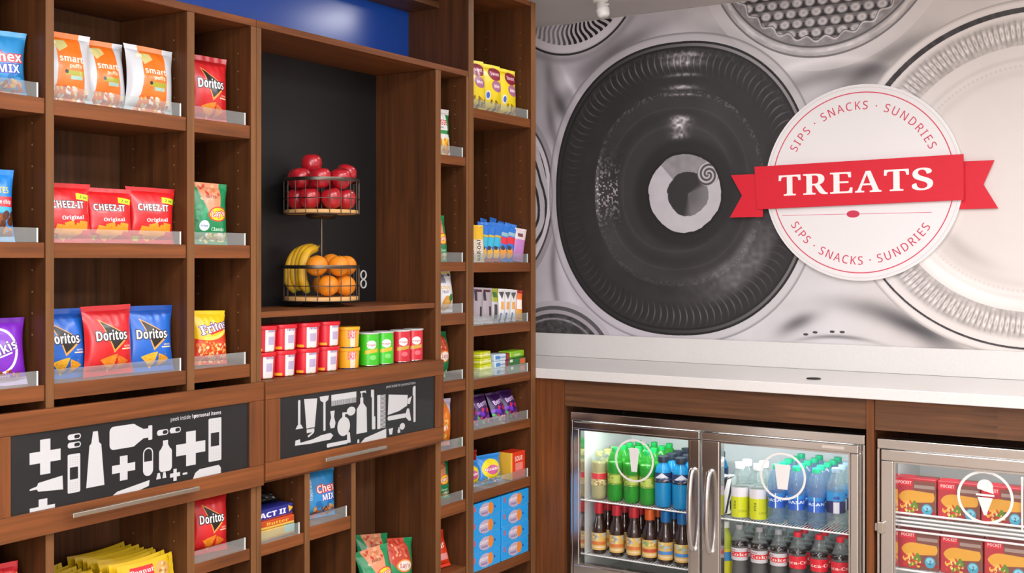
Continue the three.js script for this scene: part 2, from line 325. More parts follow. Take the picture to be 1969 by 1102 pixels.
// ---------------------------------------------------------------- counter and its cabinet
{
  const t = thing('countertop', 'white quartz countertop with an upright backsplash along the mural', 'counter', [-1, 0.888, 4.5]);
  const o = [-1, 0.888, 4.5];
  part('slab', box(-2.995, 0.9, 0.888, 0.93, 4.206, 4.805, { r: 0.003, o }), quartz, t);
  part('backsplash', box(-2.995, 0.9, 0.9305, 1.039, 4.782, 4.803, { r: 0.002, o }), quartz, t);
  const gr = new THREE.CylinderGeometry(0.026, 0.028, 0.004, 32); gr.translate(-1.42 + 1, 0.932 - 0.888, 0.10);
  part('cable_grommet', gr, rubberDark, t);
}
{
  const o = [-1, 0, 4.5];
  const t = thing('counter_cabinet', 'dark wood cabinet frame under the white counter around the glass fridges', 'cabinet', o);
  part('filler_panel', box(-2.99, -2.437, 0.001, 0.887, 4.226, 4.250, { o }), wood, t);
  part('valance', box(-2.437, -1.171, 0.775, 0.885, 4.236, 4.258, { o }), woodDark, t);
  part('valance', box(-1.142, 0.9, 0.775, 0.885, 4.236, 4.258, { o }), woodDark, t);
  part('partition', box(-1.170, -1.143, 0.001, 0.887, 4.228, 4.78, { o }), wood, t);
  part('partition', box(-2.459, -2.438, 0.001, 0.887, 4.252, 4.78, { o }), woodDark, t);
  part('back_panel', box(-2.437, 0.9, 0.001, 0.887, 4.785, 4.803, { o }), woodDark, t);
  part('end_panel', box(0.902, 0.925, 0.001, 0.887, 4.226, 4.803, { o }), wood, t);
}
// ---------------------------------------------------------------- shelving units along the left wall
const FX = -2.56, BX = -2.852;          // front plane of the shelving, face of its back panels
function drawIconsA(c, X, Y, S) {       // X(a), Y(y) in pixels, S pixels per metre
  const W = '#c6c7c7', K = '#16181a';
  c.fillStyle = W;
  const rect = (a0, a1, y0, y1) => c.fillRect(X(a0), Y(y1), (a1 - a0) * S, (y1 - y0) * S);
  const rrect = (a0, a1, y0, y1, r, col = W) => { c.fillStyle = col; c.beginPath(); c.roundRect(X(a0), Y(y1), (a1 - a0) * S, (y1 - y0) * S, r * S); c.fill(); c.fillStyle = W; };
  const poly = (pts) => { c.beginPath(); pts.forEach(([a, y], i) => i ? c.lineTo(X(a), Y(y)) : c.moveTo(X(a), Y(y))); c.closePath(); c.fill(); };
  const cross = (a, y, w, h) => { rect(a - w / 6, a + w / 6, y - h / 2, y + h / 2); rect(a - w / 2, a + w / 2, y - h / 6, y + h / 6); };
  const pill = (a, y, w, h) => { rrect(a - w / 2, a + w / 2, y - h / 2, y + h / 2, h / 2); rrect(a, a + w / 2 - 0.003, y - h / 2 + 0.003, y + h / 2 - 0.003, h / 2 - 0.003, K); };
  const band = (a, y, w, h) => {
    rrect(a - w / 2, a + w / 2, y - h / 2, y + h / 2, 0.004); c.fillStyle = K; rect(a - w * 0.32, a + w * 0.32, y - h * 0.15, y + h * 0.16); c.fillStyle = '#8b8d90';
    for (const s of [-1, 1]) for (let i = 0; i < 4; i++) for (let j = 0; j < 4; j++) { c.fillRect(X(a - w * 0.3 + i * w * 0.19), Y(y + s * h * (0.24 + j * 0.062)), 2.5, 4); }
    c.fillStyle = W;
  };
  cross(1.816, 0.897, 0.089, 0.088); pill(1.901, 0.936, 0.04, 0.015); pill(1.901, 0.915, 0.04, 0.015); band(1.900, 0.842, 0.038, 0.1);
  poly([[1.958, 0.942], [1.973, 0.942], [1.977, 0.912], [1.984, 0.906], [1.994, 0.797], [1.937, 0.797], [1.947, 0.906], [1.953, 0.912]]);
  rrect(2.01, 2.10, 0.885, 0.947, 0.014); poly([[2.09, 0.946], [2.122, 0.929], [2.138, 0.929], [2.138, 0.903], [2.122, 0.903], [2.09, 0.886]]); rrect(2.138, 2.152, 0.896, 0.936, 0.003);
  cross(2.056, 0.832, 0.076, 0.066);
  rrect(2.120, 2.155, 0.798, 0.876, 0.017); rrect(2.124, 2.151, 0.838, 0.872, 0.013, K); c.fillStyle = K; rect(2.124, 2.151, 0.838, 0.852); c.fillStyle = W;
  rrect(2.175, 2.221, 0.801, 0.866, 0.012); poly([[2.178, 0.858], [2.189, 0.876], [2.189, 0.888], [2.207, 0.888], [2.207, 0.876], [2.218, 0.858]]);
  pill(2.188, 0.911, 0.04, 0.016); pill(2.233, 0.912, 0.04, 0.016); cross(2.290, 0.853, 0.108, 0.098); band(2.381, 0.866, 0.05, 0.126);
  poly([[1.772, 0.822], [1.792, 0.826], [1.796, 0.834], [1.866, 0.842], [1.868, 0.806], [1.796, 0.812], [1.792, 0.818], [1.772, 0.818]]);
  rect(1.797, 1.822, 0.7645, 0.792); rect(1.772, 1.844, 0.7645, 0.774);
  poly([[2.020, 0.764], [2.035, 0.772], [2.143, 0.786], [2.140, 0.770], [2.110, 0.764]]);
  poly([[2.165, 0.783], [2.17, 0.800], [2.178, 0.800], [2.182, 0.783]]); poly([[2.187, 0.783], [2.19, 0.800], [2.198, 0.800], [2.201, 0.783]]); cross(2.232, 0.786, 0.036, 0.034); pill(2.268, 0.784, 0.018, 0.006);
  poly([[2.297, 0.764], [2.306, 0.78], [2.322, 0.788], [2.396, 0.79], [2.404, 0.78], [2.404, 0.7645]]);
  c.fillStyle = '#d8d8d8'; c.textAlign = 'right'; c.font = `${0.0145 * S}px sans-serif`; c.fillText('peek inside for', X(2.312), Y(0.938)); c.font = `bold ${0.0145 * S}px sans-serif`; c.fillText('personal items', X(2.405), Y(0.938));
}
function drawIconsB(c, X, Y, S) {
  const W = '#c6c7c7', K = '#16181a'; c.fillStyle = W;
  const rect = (a0, a1, y0, y1) => c.fillRect(X(a0), Y(y1), (a1 - a0) * S, (y1 - y0) * S);
  const rrect = (a0, a1, y0, y1, r) => { c.beginPath(); c.roundRect(X(a0), Y(y1), (a1 - a0) * S, (y1 - y0) * S, r * S); c.fill(); };
  const poly = (pts) => { c.beginPath(); pts.forEach(([a, y], i) => i ? c.lineTo(X(a), Y(y)) : c.moveTo(X(a), Y(y))); c.closePath(); c.fill(); };
  const ell = (a, y, ra, ry) => { c.beginPath(); c.ellipse(X(a), Y(y), ra * S, ry * S, 0, 0, 7); c.fill(); };
  rrect(2.731, 2.742, 0.862, 0.945, 0.004); poly([[2.719, 0.853], [2.729, 0.866], [2.745, 0.866], [2.755, 0.853]]);
  poly([[2.759, 0.946], [2.821, 0.942], [2.809, 0.850], [2.770, 0.850]]); rect(2.771, 2.807, 0.835, 0.847); poly([[2.775, 0.826], [2.805, 0.838], [2.805, 0.832], [2.779, 0.820]]);
  rrect(2.850, 2.861, 0.832, 0.93, 0.004); poly([[2.832, 0.946], [2.878, 0.946], [2.874, 0.932], [2.862, 0.926], [2.849, 0.926], [2.836, 0.932]]);
  rect(2.889, 3.016, 0.926, 0.946); for (let i = 0; i < 26; i++) rect(2.890 + i * 0.00485, 2.8928 + i * 0.00485, 0.909, 0.927);
  poly([[2.884, 0.893], [2.906, 0.893], [2.903, 0.872], [2.910, 0.852], [2.905, 0.836], [2.886, 0.836], [2.880, 0.852], [2.888, 0.872]]);
  ell(2.951, 0.835, 0.032, 0.032); rect(2.944, 2.958, 0.86, 0.882); rect(2.948, 2.984, 0.875, 0.881); ell(2.989, 0.882, 0.022, 0.015);
  poly([[3.016, 0.801], [3.018, 0.885], [3.036, 0.903], [3.036, 0.922], [3.052, 0.922], [3.052, 0.903], [3.070, 0.885], [3.072, 0.801]]); rect(3.041, 3.047, 0.92, 0.944); poly([[3.036, 0.944], [3.066, 0.944], [3.068, 0.934], [3.060, 0.938], [3.036, 0.938]]);
  rrect(3.098, 3.110, 0.806, 0.944, 0.006); rect(3.093, 3.1, 0.918, 0.944); rect(3.1, 3.117, 0.806, 0.85);
  rect(3.127, 3.144, 0.804, 0.922); for (let i = 0; i < 26; i++) rect(3.144, 3.173, 0.805 + i * 0.0045, 0.8077 + i * 0.0045);
  poly([[3.190, 0.918], [3.300, 0.906], [3.296, 0.868], [3.250, 0.854], [3.185, 0.846]]); poly([[3.300, 0.892], [3.324, 0.9], [3.312, 0.872], [3.298, 0.874]]);
  rrect(3.184, 3.29, 0.826, 0.842, 0.008); poly([[3.296, 0.858], [3.308, 0.856], [3.320, 0.812], [3.306, 0.812], [3.286, 0.828], [3.286, 0.838]]);
  rrect(3.333, 3.346, 0.803, 0.935, 0.005); rect(3.329, 3.334, 0.9, 0.93);
  poly([[2.717, 0.802], [2.719, 0.818], [2.740, 0.820], [2.742, 0.808], [2.80, 0.812], [2.84, 0.82], [2.885, 0.822], [2.899, 0.812], [2.885, 0.800], [2.84, 0.800], [2.79, 0.799]]);
  rrect(2.867, 2.970, 0.775, 0.788, 0.005); poly([[2.968, 0.812], [2.982, 0.812], [2.987, 0.777], [2.968, 0.777]]);
  poly([[3.02, 0.77], [3.022, 0.782], [3.03, 0.782], [3.032, 0.77]]);
  poly([[3.038, 0.768], [3.06, 0.782], [3.177, 0.8], [3.177, 0.768]]);
  poly([[3.19, 0.797], [3.215, 0.798], [3.210, 0.776], [3.195, 0.776]]); ell(3.268, 0.797, 0.015, 0.012); rect(3.241, 3.256, 0.776, 0.788); rect(3.245, 3.252, 0.788, 0.796);
  c.fillStyle = '#c9cacc'; c.textAlign = 'right'; c.font = `${0.0125 * S}px sans-serif`; c.fillText('peek inside for personal items', X(3.346), Y(0.942));
}
function drawer(parent, o, [a0, a1, y0, y1], [p0, p1, q0, q1], icons, [h0, h1, hy]) {
  const d = new THREE.Group(); d.name = 'drawer'; parent.add(d);
  const xa = FX + 0.001, xb = FX + 0.019;
  part('frame_rail', box(xa, xb, q1, y1, a0, a1, { r: 0.002, o }), wood, d);
  part('frame_rail', box(xa, xb, y0, q0, a0, a1, { r: 0.002, o }), wood, d);
  part('frame_stile', box(xa, xb, q0, q1, a0, p0, { r: 0.002, o }), wood, d);
  part('frame_stile', box(xa, xb, q0, q1, p1, a1, { r: 0.002, o }), wood, d);
  const S = 1700, w = p1 - p0, h = q1 - q0;
  const tex = canvasTex(Math.round(w * S), Math.round(h * S), (c, W, H) => {
    c.fillStyle = '#16181a'; c.fillRect(0, 0, W, H);
    icons(c, a => (a - p0) * S, y => (q1 - y) * S, S);
  });
  const g = new THREE.BoxGeometry(w, h, 0.006); g.rotateY(OUT); g.translate(xb - 0.010 - o[0], (q0 + q1) / 2 - o[1], -(p0 + p1) / 2 + o[2]);
  part('print_panel', g, phys({ map: tex, roughness: 0.45, clearcoat: 0.25, clearcoatRoughness: 0.1 }), d);
  const hx = xb + 0.024;
  part('handle', merge(box(hx - 0.006, hx + 0.006, hy - 0.006, hy + 0.006, h0, h1, { r: 0.002, o }), box(xb - 0.002, hx, hy - 0.004, hy + 0.004, h0 + 0.04, h0 + 0.048, { o }), box(xb - 0.002, hx, hy - 0.004, hy + 0.004, h1 - 0.048, h1 - 0.04, { o })), nickel, d);
}
function upright(name, y0, y1, a0, a1, o, parent) {
  const p = part(name, box(name === 'divider' ? BX + 0.001 : BX, FX - 0.0016, y0, y1, a0, a1, { o }), woodPanel, parent);
  part('edge_band', box(FX - 0.0015, FX, y0, y1, a0, a1, { r: 0.0006, o }), woodEdge, p);
}
function shelf(parent, o, a0, a1, top, bot, guard = true, xf = FX - 0.004) {
  const s = part('shelf', box(BX + 0.001, xf, bot, top, a0 + 0.0005, a1 - 0.0005, { o, grain: 2 }), wood, parent);
  if (guard) {
    part('guard', box(xf - 0.004, xf - 0.001, top + 0.0005, top + 0.037, a0 + 0.003, a1 - 0.022, { r: 0, o }), acrylic, s);
    part('guard_lit_edge', box(xf - 0.0042, xf - 0.0008, top + 0.0005, top + 0.037, a1 - 0.0218, a1 - 0.0185, { r: 0, o }), acrylicLitEdge, s);
  }
}
function pinHoles(parent, o, walls) {     // [a of the face, y0, y1]
  const l = [];
  for (const [a, y0, y1] of walls) for (let y = y0; y < y1; y += 0.055) for (const x of [-2.615, -2.79]) { const g = new THREE.CylinderGeometry(0.0026, 0.0026, 0.002, 8); g.rotateX(Math.PI / 2); g.translate(x - o[0], y - o[1], -a + o[2]); l.push(g); }
  const m = part('pin_holes', merge(l), std(0x866440, 0.5), parent); m.userData.kind = 'stuff';
}
{ // unit with three columns and the wide drawer
  const o = [-2.7, 0, 2.1], u = thing('shelving_unit', 'tall dark wood shelving with three columns of chip bags above the medical icon drawer', 'shelving', o);
  for (const [a, b] of [[1.635, 1.655], [2.538, 2.559]]) upright('side_panel', 0.001, 2.104, a, b, o, u);
  for (const [a, b] of [[1.826, 1.850], [2.287, 2.314]]) upright('divider', 0.1005, 2.1035, a, b, o, u);
  part('back_panel', box(BX - 0.014, BX - 0.001, 0.001, 2.104, 1.636, 2.558, { o }), woodDark, u);
  part('top_board', box(BX, FX, 2.1045, 2.126, 1.635, 2.559, { o, grain: 2 }), wood, u);
  part('side_panel', box(BX, -2.70, 2.1265, 2.387, 1.635, 1.655, { o }), wood, u);
  part('canopy_board', box(BX, -2.70, 2.3875, 2.41, 1.635, 2.559, { o, grain: 2 }), woodDark, u);
  part('blue_back', box(BX - 0.012, BX - 0.001, 2.1265, 2.4095, 1.636, 2.559, { r: 0, o }), bluePanel, u);
  part('bottom_board', box(BX, FX, 0.08, 0.10, 1.656, 2.537, { o, grain: 2 }), wood, u);
  for (const [a0, a1, low] of [[1.655, 1.826, 0.455], [1.850, 2.287, 0.405], [2.314, 2.538, 0.512]]) {
    shelf(u, o, a0, a1, 1.800, 1.760); shelf(u, o, a0, a1, 1.435, 1.396); shelf(u, o, a0, a1, 1.075, 1.035);
    part('drawer_bearer', box(BX + 0.001, FX - 0.001, 0.702, 0.716, a0 + 0.0005, a1 - 0.0005, { o, grain: 2 }), wood, u);
    shelf(u, o, a0, a1, low, low - 0.034);
  }
  drawer(u, o, [1.66, 2.574, 0.701, 1.017], [1.716, 2.516, 0.764, 0.961], drawIconsA, [1.871, 2.290, 0.742]);
  pinHoles(u, o, [[1.826, 1.2, 1.38], [1.826, 1.52, 1.74], [2.287, 1.5, 1.74], [2.287, 1.86, 2.08], [2.538, 1.12, 1.38], [2.538, 1.5, 1.74], [2.538, 1.86, 2.08], [2.287, 0.58, 0.69], [2.538, 0.55, 0.69]]);
}
{ // unit with the open niche
  const o = [-2.7, 0, 3.13], u = thing('shelving_unit', 'tall dark wood shelving with black-backed fruit niche above the toiletry icon drawer', 'shelving', o);
  upright('side_panel', 0.001, 2.104, 2.561, 2.581, o, u);
  upright('side_panel', 0.001, 2.104, 3.687, 3.6995, o, u);
  upright('divider', 0.1005, 2.1035, 3.486, 3.518, o, u);
  for (const [a, b] of [[2.775, 2.799], [3.005, 3.027]]) upright('divider', 0.1005, 0.7015, a, b, o, u);
  part('back_panel', box(BX - 0.014, BX - 0.001, 0.001, 2.104, 2.562, 3.699, { o }), woodDark, u);
  const cb = part('chalkboard', box(BX, BX + 0.006, 1.2315, 2.1035, 2.582, 3.485, { r: 0, o }), blackBoard, u);
  for (const y of [1.334, 1.300]) { const g = new THREE.TorusGeometry(0.0155, 0.0032, 8, 32); g.rotateY(OUT); g.translate(BX + 0.0075 - o[0], y, -3.408 + o[2]); part('ring_mark', g, std(0xd9d8d4, 0.5), cb); }
  part('top_board', box(BX, FX, 2.1045, 2.126, 2.561, 3.6995, { o, grain: 2 }), wood, u);
  part('canopy_board', box(BX, -2.70, 2.3875, 2.41, 2.561, 3.6995, { o, grain: 2 }), woodDark, u);
  part('blue_back', box(BX - 0.012, BX - 0.001, 2.1265, 2.4095, 2.5595, 3.6995, { r: 0, o }), bluePanel, u);
  part('bottom_board', box(BX, FX, 0.08, 0.10, 2.582, 3.686, { o, grain: 2 }), wood, u);
  shelf(u, o, 2.581, 3.486, 1.231, 1.212, false); shelf(u, o, 2.581, 3.486, 1.0185, 0.996, false);
  part('drawer_bearer', box(BX + 0.001, FX - 0.001, 0.702, 0.716, 2.582, 3.485, { o, grain: 2 }), wood, u);
  for (const [t, b] of [[1.789, 1.756], [1.383, 1.348], [1.187, 1.143], [0.931, 0.886], [0.669, 0.629], [0.463, 0.415]]) shelf(u, o, 3.518, 3.687, t, b);
  shelf(u, o, 3.518, 3.687, 0.20, 0.165, false);
  shelf(u, o, 2.581, 2.775, 0.513, 0.477); shelf(u, o, 2.799, 3.005, 0.525, 0.481); shelf(u, o, 3.027, 3.486, 0.165, 0.13);
  drawer(u, o, [2.582, 3.511, 0.712, 1.018], [2.645, 3.463, 0.768, 0.961], drawIconsB, [2.823, 3.136, 0.744]);
  pinHoles(u, o, [[3.687, 1.85, 2.08], [3.687, 1.46, 1.74], [2.775, 0.56, 0.69], [3.005, 0.6, 0.69]]);
}
{ // tall narrow unit at the end
  const o = [-2.7, 0, 3.95], u = thing('shelving_unit', 'ceiling-high narrow dark wood shelving of candy beside the mural', 'shelving', o);
  upright('side_panel', 0.001, 2.486, 3.702, 3.736, o, u);
  upright('side_panel', 0.001, 2.486, 4.166, 4.203, o, u);
  part('back_panel', box(BX - 0.014, BX - 0.001, 0.001, 2.486, 3.703, 4.202, { o }), woodDark, u);
  part('top_board', box(BX, FX - 0.002, 2.466, 2.4855, 3.7365, 4.1655, { o, grain: 2 }), wood, u);
  for (const [t, b, g] of [[1.988, 1.951, 1], [1.38, 1.342, 1], [1.132, 1.09, 1], [0.92, 0.882, 1], [0.721, 0.684, 1], [0.476, 0.436, 1], [0.158, 0.12, 0]]) shelf(u, o, 3.736, 4.166, t, b, !!g);
  pinHoles(u, o, [[4.166, 1.43, 1.92], [4.166, 2.03, 2.4], [4.166, 1.17, 1.33], [4.166, 0.95, 1.08], [4.166, 0.75, 0.87], [4.166, 0.52, 0.67]]);
}
// ---------------------------------------------------------------- printed packaging
const txt = (c, s, x, y, px, fill, { font = 'sans-serif', weight = 'bold', stroke, lw = 6, rot = 0, sx = 1, align = 'center' } = {}) => {
  c.save(); c.translate(x, y); c.rotate(rot); c.scale(sx, 1); c.font = `${weight} ${px}px ${font}`; c.textAlign = align; c.textBaseline = 'middle';
  if (stroke) { c.strokeStyle = stroke; c.lineWidth = lw; c.lineJoin = 'round'; c.strokeText(s, 0, 0); }
  c.fillStyle = fill; c.fillText(s, 0, 0); c.restore();
};
const tri = (c, x, y, s, rot, fill) => { c.save(); c.translate(x, y); c.rotate(rot); c.fillStyle = fill; c.beginPath(); c.moveTo(0, s); c.lineTo(-s * 0.95, -s * 0.6); c.quadraticCurveTo(0, -s * 0.75, s * 0.95, -s * 0.6); c.closePath(); c.fill(); c.restore(); };
const oval = (c, x, y, rx, ry, fill, rot = 0) => { c.fillStyle = fill; c.beginPath(); c.ellipse(x, y, rx, ry, rot, 0, 7); c.fill(); };
const specks = (c, x, y, w, h, n, cols, r0, r1) => { for (let i = 0; i < n; i++) oval(c, x + rnd() * w, y + rnd() * h, rr(r0, r1), rr(r0, r1) * 0.8, cols[(rnd() * cols.length) | 0], rnd() * 3); };
const W0 = 384, H0 = 512;
const print = (draw, w = W0, h = H0) => canvasTex(w, h, c => draw(c, w, h));
const nacho = (base, deep, chip) => print((c, w, h) => {
  c.fillStyle = base; c.fillRect(0, 0, w, h); c.fillStyle = deep; c.beginPath(); c.moveTo(0, 0); c.lineTo(w, 0); c.lineTo(w, 60); c.quadraticCurveTo(w / 2, 100, 0, 50); c.fill();
  c.fillStyle = '#e9a04a'; c.beginPath(); c.moveTo(90, 95); c.lineTo(330, 235); c.lineTo(195, 350); c.closePath(); c.fill();
  c.fillStyle = '#17110f'; c.beginPath(); c.moveTo(104, 112); c.lineTo(312, 232); c.lineTo(197, 326); c.closePath(); c.fill();
  txt(c, 'Doritos', 184, 222, 96, '#ffffff', { stroke: '#17110f', lw: 16, sx: 0.78 });
  c.fillStyle = '#f3d9b0'; c.font = 'bold 18px sans-serif'; c.fillText('NACHO', 280, 312); c.fillRect(262, 320, 86, 10);
  tri(c, 170, 420, 74, -0.25, chip[0]); tri(c, 265, 425, 56, 0.45, chip[1]); specks(c, 120, 380, 180, 80, 40, ['#c24a12', '#f6c860'], 2, 4);
});
const T = {
  nachoRed: nacho('#d51c22', '#b8161d', ['#f08a1c', '#e5761a']),
  nachoBlue: nacho('#1763c4', '#0f4aa0', ['#f0b42c', '#e59c22']),
  cracker: print((c, w, h) => {
    c.fillStyle = '#dc1a1f'; c.fillRect(0, 0, w, h); c.fillStyle = '#c41319'; c.fillRect(0, 0, w, 34);
    c.fillStyle = '#d8e02c'; c.save(); c.translate(320, 118); c.rotate(0.12); c.fillRect(-60, -28, 120, 56); c.restore(); txt(c, '2 oz', 320, 118, 34, '#2a6a2a', { rot: 0.12 });
    txt(c, 'CHEEZ-IT', 184, 190, 84, '#ffffff', { stroke: '#2b1512', lw: 12, sx: 0.72 });
    txt(c, 'Original', 215, 300, 44, '#ffffff', { font: 'serif', rot: -0.06 });
    for (const [x, y, r] of [[120, 400, 0.2], [190, 372, -0.3], [260, 392, 0.5], [215, 430, 0.9], [300, 366, 0.1], [160, 446, 0.6]]) { c.save(); c.translate(x, y); c.rotate(r); c.fillStyle = '#f39a1e'; c.fillRect(-38, -38, 76, 76); c.fillStyle = '#d97a10'; c.fillRect(-5, -5, 10, 10); c.restore(); }
    c.fillStyle = '#d8e02c'; c.fillRect(40, 450, 56, 40);
  }),
  puff: print((c, w, h) => {
    c.fillStyle = '#d3d6da'; c.fillRect(0, 0, w, h);
    c.fillStyle = '#f4781a'; c.beginPath(); c.moveTo(100, 0); c.lineTo(300, 0); c.quadraticCurveTo(285, 190, 310, h); c.lineTo(70, h); c.quadraticCurveTo(110, 230, 100, 0); c.fill();
    c.fillStyle = '#d9cf86'; c.beginPath(); c.moveTo(66, 66); c.lineTo(180, 60); c.lineTo(198, 102); c.lineTo(120, 150); c.closePath(); c.fill(); c.fillStyle = '#f0ead0'; c.fillRect(70, 70, 40, 26);
    txt(c, 'smart', 205, 196, 66, '#fff3e6', {}); txt(c, 'puffs', 232, 246, 40, '#ffe2c4', {});
    c.fillStyle = '#a7a81e'; c.fillRect(150, 282, 140, 34); oval(c, 158, 292, 14, 14, '#1c1c10'); c.fillStyle = '#9dc4b8'; c.fillRect(190, 318, 90, 26);
    specks(c, 90, 400, 240, 100, 60, ['#f7c060', '#fbe0a8', '#ffffff', '#e86a10', '#c8603c'], 8, 20); oval(c, 220, 410, 16, 16, '#f4e6d8');
  }),
  kettle: print((c, w, h) => {
    c.fillStyle = '#128a52'; c.fillRect(0, 0, w, h); c.fillStyle = '#0d7344'; specks(c, 0, 200, 140, 160, 14, ['#2a9c66', '#0c6a3e'], 14, 34);
    c.fillStyle = '#e0936a'; c.beginPath(); c.moveTo(60, 0); c.lineTo(300, 0); c.quadraticCurveTo(310, 160, 250, 270); c.lineTo(150, 250); c.quadraticCurveTo(90, 120, 60, 0); c.fill();
    specks(c, 90, 20, 190, 120, 22, ['#e8ab80', '#d57f58', '#c8402c'], 10, 24); txt(c, 'BAKED', 195, 120, 36, '#7a2a18', {});
    oval(c, 250, 262, 106, 62, '#e83a2c', -0.1); oval(c, 250, 262, 92, 52, '#f7d21e', -0.1); txt(c, "Lay's", 250, 258, 62, '#ffffff', { stroke: '#c81e28', lw: 12, rot: -0.1, font: 'serif' });
    oval(c, 110, 362, 46, 44, '#eef0f6'); txt(c, 'crispy', 110, 362, 24, '#2c50a0', {}); txt(c, 'Classic', 250, 388, 40, '#d9f2dc', { font: 'serif' });
    specks(c, 100, 430, 250, 60, 26, ['#eee2a0', '#f4f0e0', '#d9c46a'], 14, 26);
  }),
  kettleRed: print((c, w, h) => {
    c.fillStyle = '#128a52'; c.fillRect(0, 0, w, h); c.fillStyle = '#c2402a'; c.beginPath(); c.moveTo(0, 0); c.lineTo(250, 0); c.lineTo(310, 260); c.lineTo(80, 300); c.lineTo(0, 220); c.fill();
    specks(c, 10, 10, 230, 180, 34, ['#d9694c', '#a52c1e', '#e89a72'], 8, 22); oval(c, 190, 270, 120, 64, '#f08a2c'); oval(c, 190, 270, 100, 50, '#f4e8dc'); txt(c, "Lay's", 190, 268, 62, '#c81e28', { font: 'serif' }); specks(c, 90, 420, 260, 80, 24, ['#efe6b0', '#f7f2e4', '#5fae5c'], 12, 24);
  }),
  corn: print((c, w, h) => {
    c.fillStyle = '#e03a1c'; c.fillRect(0, 0, w, h); c.fillStyle = '#f2c417'; c.beginPath(); c.moveTo(0, 0); c.lineTo(w, 0); c.lineTo(w, 190); c.quadraticCurveTo(200, 330, 0, 260); c.fill();
    c.strokeStyle = '#f7e06a'; c.lineWidth = 26; c.beginPath(); c.moveTo(80, 262); c.quadraticCurveTo(270, 280, 372, 160); c.stroke();
    txt(c, 'Fritos', 215, 160, 112, '#ffffff', { stroke: '#5a2a86', lw: 16, rot: -0.2, font: 'serif' }); c.strokeStyle = '#d62a24'; c.lineWidth = 18; c.beginPath(); c.moveTo(150, 225); c.lineTo(320, 180); c.stroke();
    specks(c, 10, 300, 360, 200, 120, ['#f0862c', '#f5a84e', '#d9531c', '#fbd08a'], 8, 22);
  }),
  purple: print((c, w, h) => {
    c.fillStyle = '#7a22b8'; c.fillRect(0, 0, w, h); c.fillStyle = '#651a9c'; c.fillRect(0, 0, w, 40);
    c.strokeStyle = '#f0e8f4'; c.lineWidth = 20; c.beginPath(); c.ellipse(170, 250, 128, 168, 0.1, 0, 7); c.stroke();
    txt(c, 'Takis', 186, 236, 100, '#f4eef8', { rot: -0.35, stroke: '#3c1266', lw: 10 }); c.strokeStyle = '#f0e8f4'; c.lineWidth = 12; c.beginPath(); c.moveTo(60, 330); c.lineTo(262, 262); c.stroke();
    specks(c, 60, 400, 260, 40, 14, ['#d9822c', '#8a3a1a'], 10, 20); c.fillStyle = '#c8b4d8'; c.fillRect(0, 452, w, 60); txt(c, 'fuego', 200, 440, 36, '#e0c8f0', {});
  }),
  mix: print((c, w, h) => {
    c.fillStyle = '#2a8fd0'; c.fillRect(0, 0, w, h); c.fillStyle = '#4aa6dc'; c.fillRect(0, 0, w, 50); specks(c, 0, 330, w, 80, 16, ['#1a74b8', '#3c9ad8'], 20, 50);
    c.save(); c.translate(34, 330); c.rotate(-Math.PI / 2); c.font = 'bold 40px sans-serif'; c.fillStyle = '#d8ecf6'; c.fillText('Traditional', 0, 24); c.restore();
    txt(c, 'Chex', 225, 215, 104, '#fdf3ea', { stroke: '#d5303a', lw: 18, rot: -0.08 }); txt(c, 'MIX', 245, 305, 88, '#ffffff', { stroke: '#3446b4', lw: 16, rot: -0.08 });
    specks(c, 90, 390, 250, 100, 40, ['#b86a34', '#d9a25c', '#7c3c1c', '#c8502c'], 12, 24);
  }),
  cookie: print((c, w, h) => {
    c.fillStyle = '#1f86dc'; c.fillRect(0, 0, w, h); txt(c, 'BITES', 250, 150, 60, '#e0c04a', {}); c.fillStyle = '#d63a46'; c.fillRect(0, 196, w, 72); txt(c, 'chocolate chip', 210, 232, 40, '#fbe8e4', {});
    c.fillStyle = '#49b4e4'; c.fillRect(0, 268, w, 40); specks(c, 20, 320, 350, 150, 46, ['#a8632c', '#8a4a1e', '#c07c3c', '#5a2c12'], 22, 40); c.fillStyle = '#7fb2dc'; c.fillRect(0, 474, w, 40);
  }),
  veggie: print((c, w, h) => {
    c.fillStyle = '#ecebe9'; c.fillRect(0, 0, w, h); c.fillStyle = '#2d9a4c'; c.beginPath(); c.moveTo(w, 60); c.lineTo(300, 60); c.lineTo(320, 300); c.lineTo(w, 320); c.fill(); c.fillRect(60, 236, 270, 40);
    txt(c, 'VEGGIE', 180, 150, 82, '#d8363c', { sx: 0.9 }); txt(c, 'STRAWS', 180, 205, 30, '#666', {}); oval(c, 330, 252, 30, 26, '#223318'); specks(c, 40, 330, 300, 170, 50, ['#f2c41e', '#f7e06a', '#ec9a1c', '#e8741c'], 18, 34);
  }),
  pear: print((c, w, h) => {
    c.fillStyle = '#e8e9ec'; c.fillRect(0, 0, w, h); c.fillStyle = '#f3e04a'; c.fillRect(0, 10, w, 14); c.fillStyle = '#8c90a8'; c.fillRect(120, 30, 110, 120); txt(c, 'crispy', 200, 200, 60, '#e3b52c', {}); txt(c, 'FRUIT', 190, 260, 44, '#6c7080', {});
    oval(c, 220, 400, 78, 96, '#d8963a'); oval(c, 210, 420, 50, 60, '#e8b050'); oval(c, 290, 330, 40, 50, '#3c8a3c', 0.6); c.fillStyle = '#39405e'; c.fillRect(320, 30, 44, 30);
  }),
  orangeBag: print((c, w, h) => {
    c.fillStyle = '#f0812a'; c.fillRect(0, 0, w, h); c.fillStyle = '#dcd0ec'; c.beginPath(); c.moveTo(250, 0); c.lineTo(w, 0); c.lineTo(w, 300); c.closePath(); c.fill(); specks(c, 20, 40, 260, 420, 60, ['#f4a23a', '#e85a1e', '#f7c868', '#c8d04a'], 12, 34); txt(c, 'puffs', 170, 330, 74, '#fff0dc', { rot: -0.3 });
  }),
  yellowBag: print((c, w, h) => {
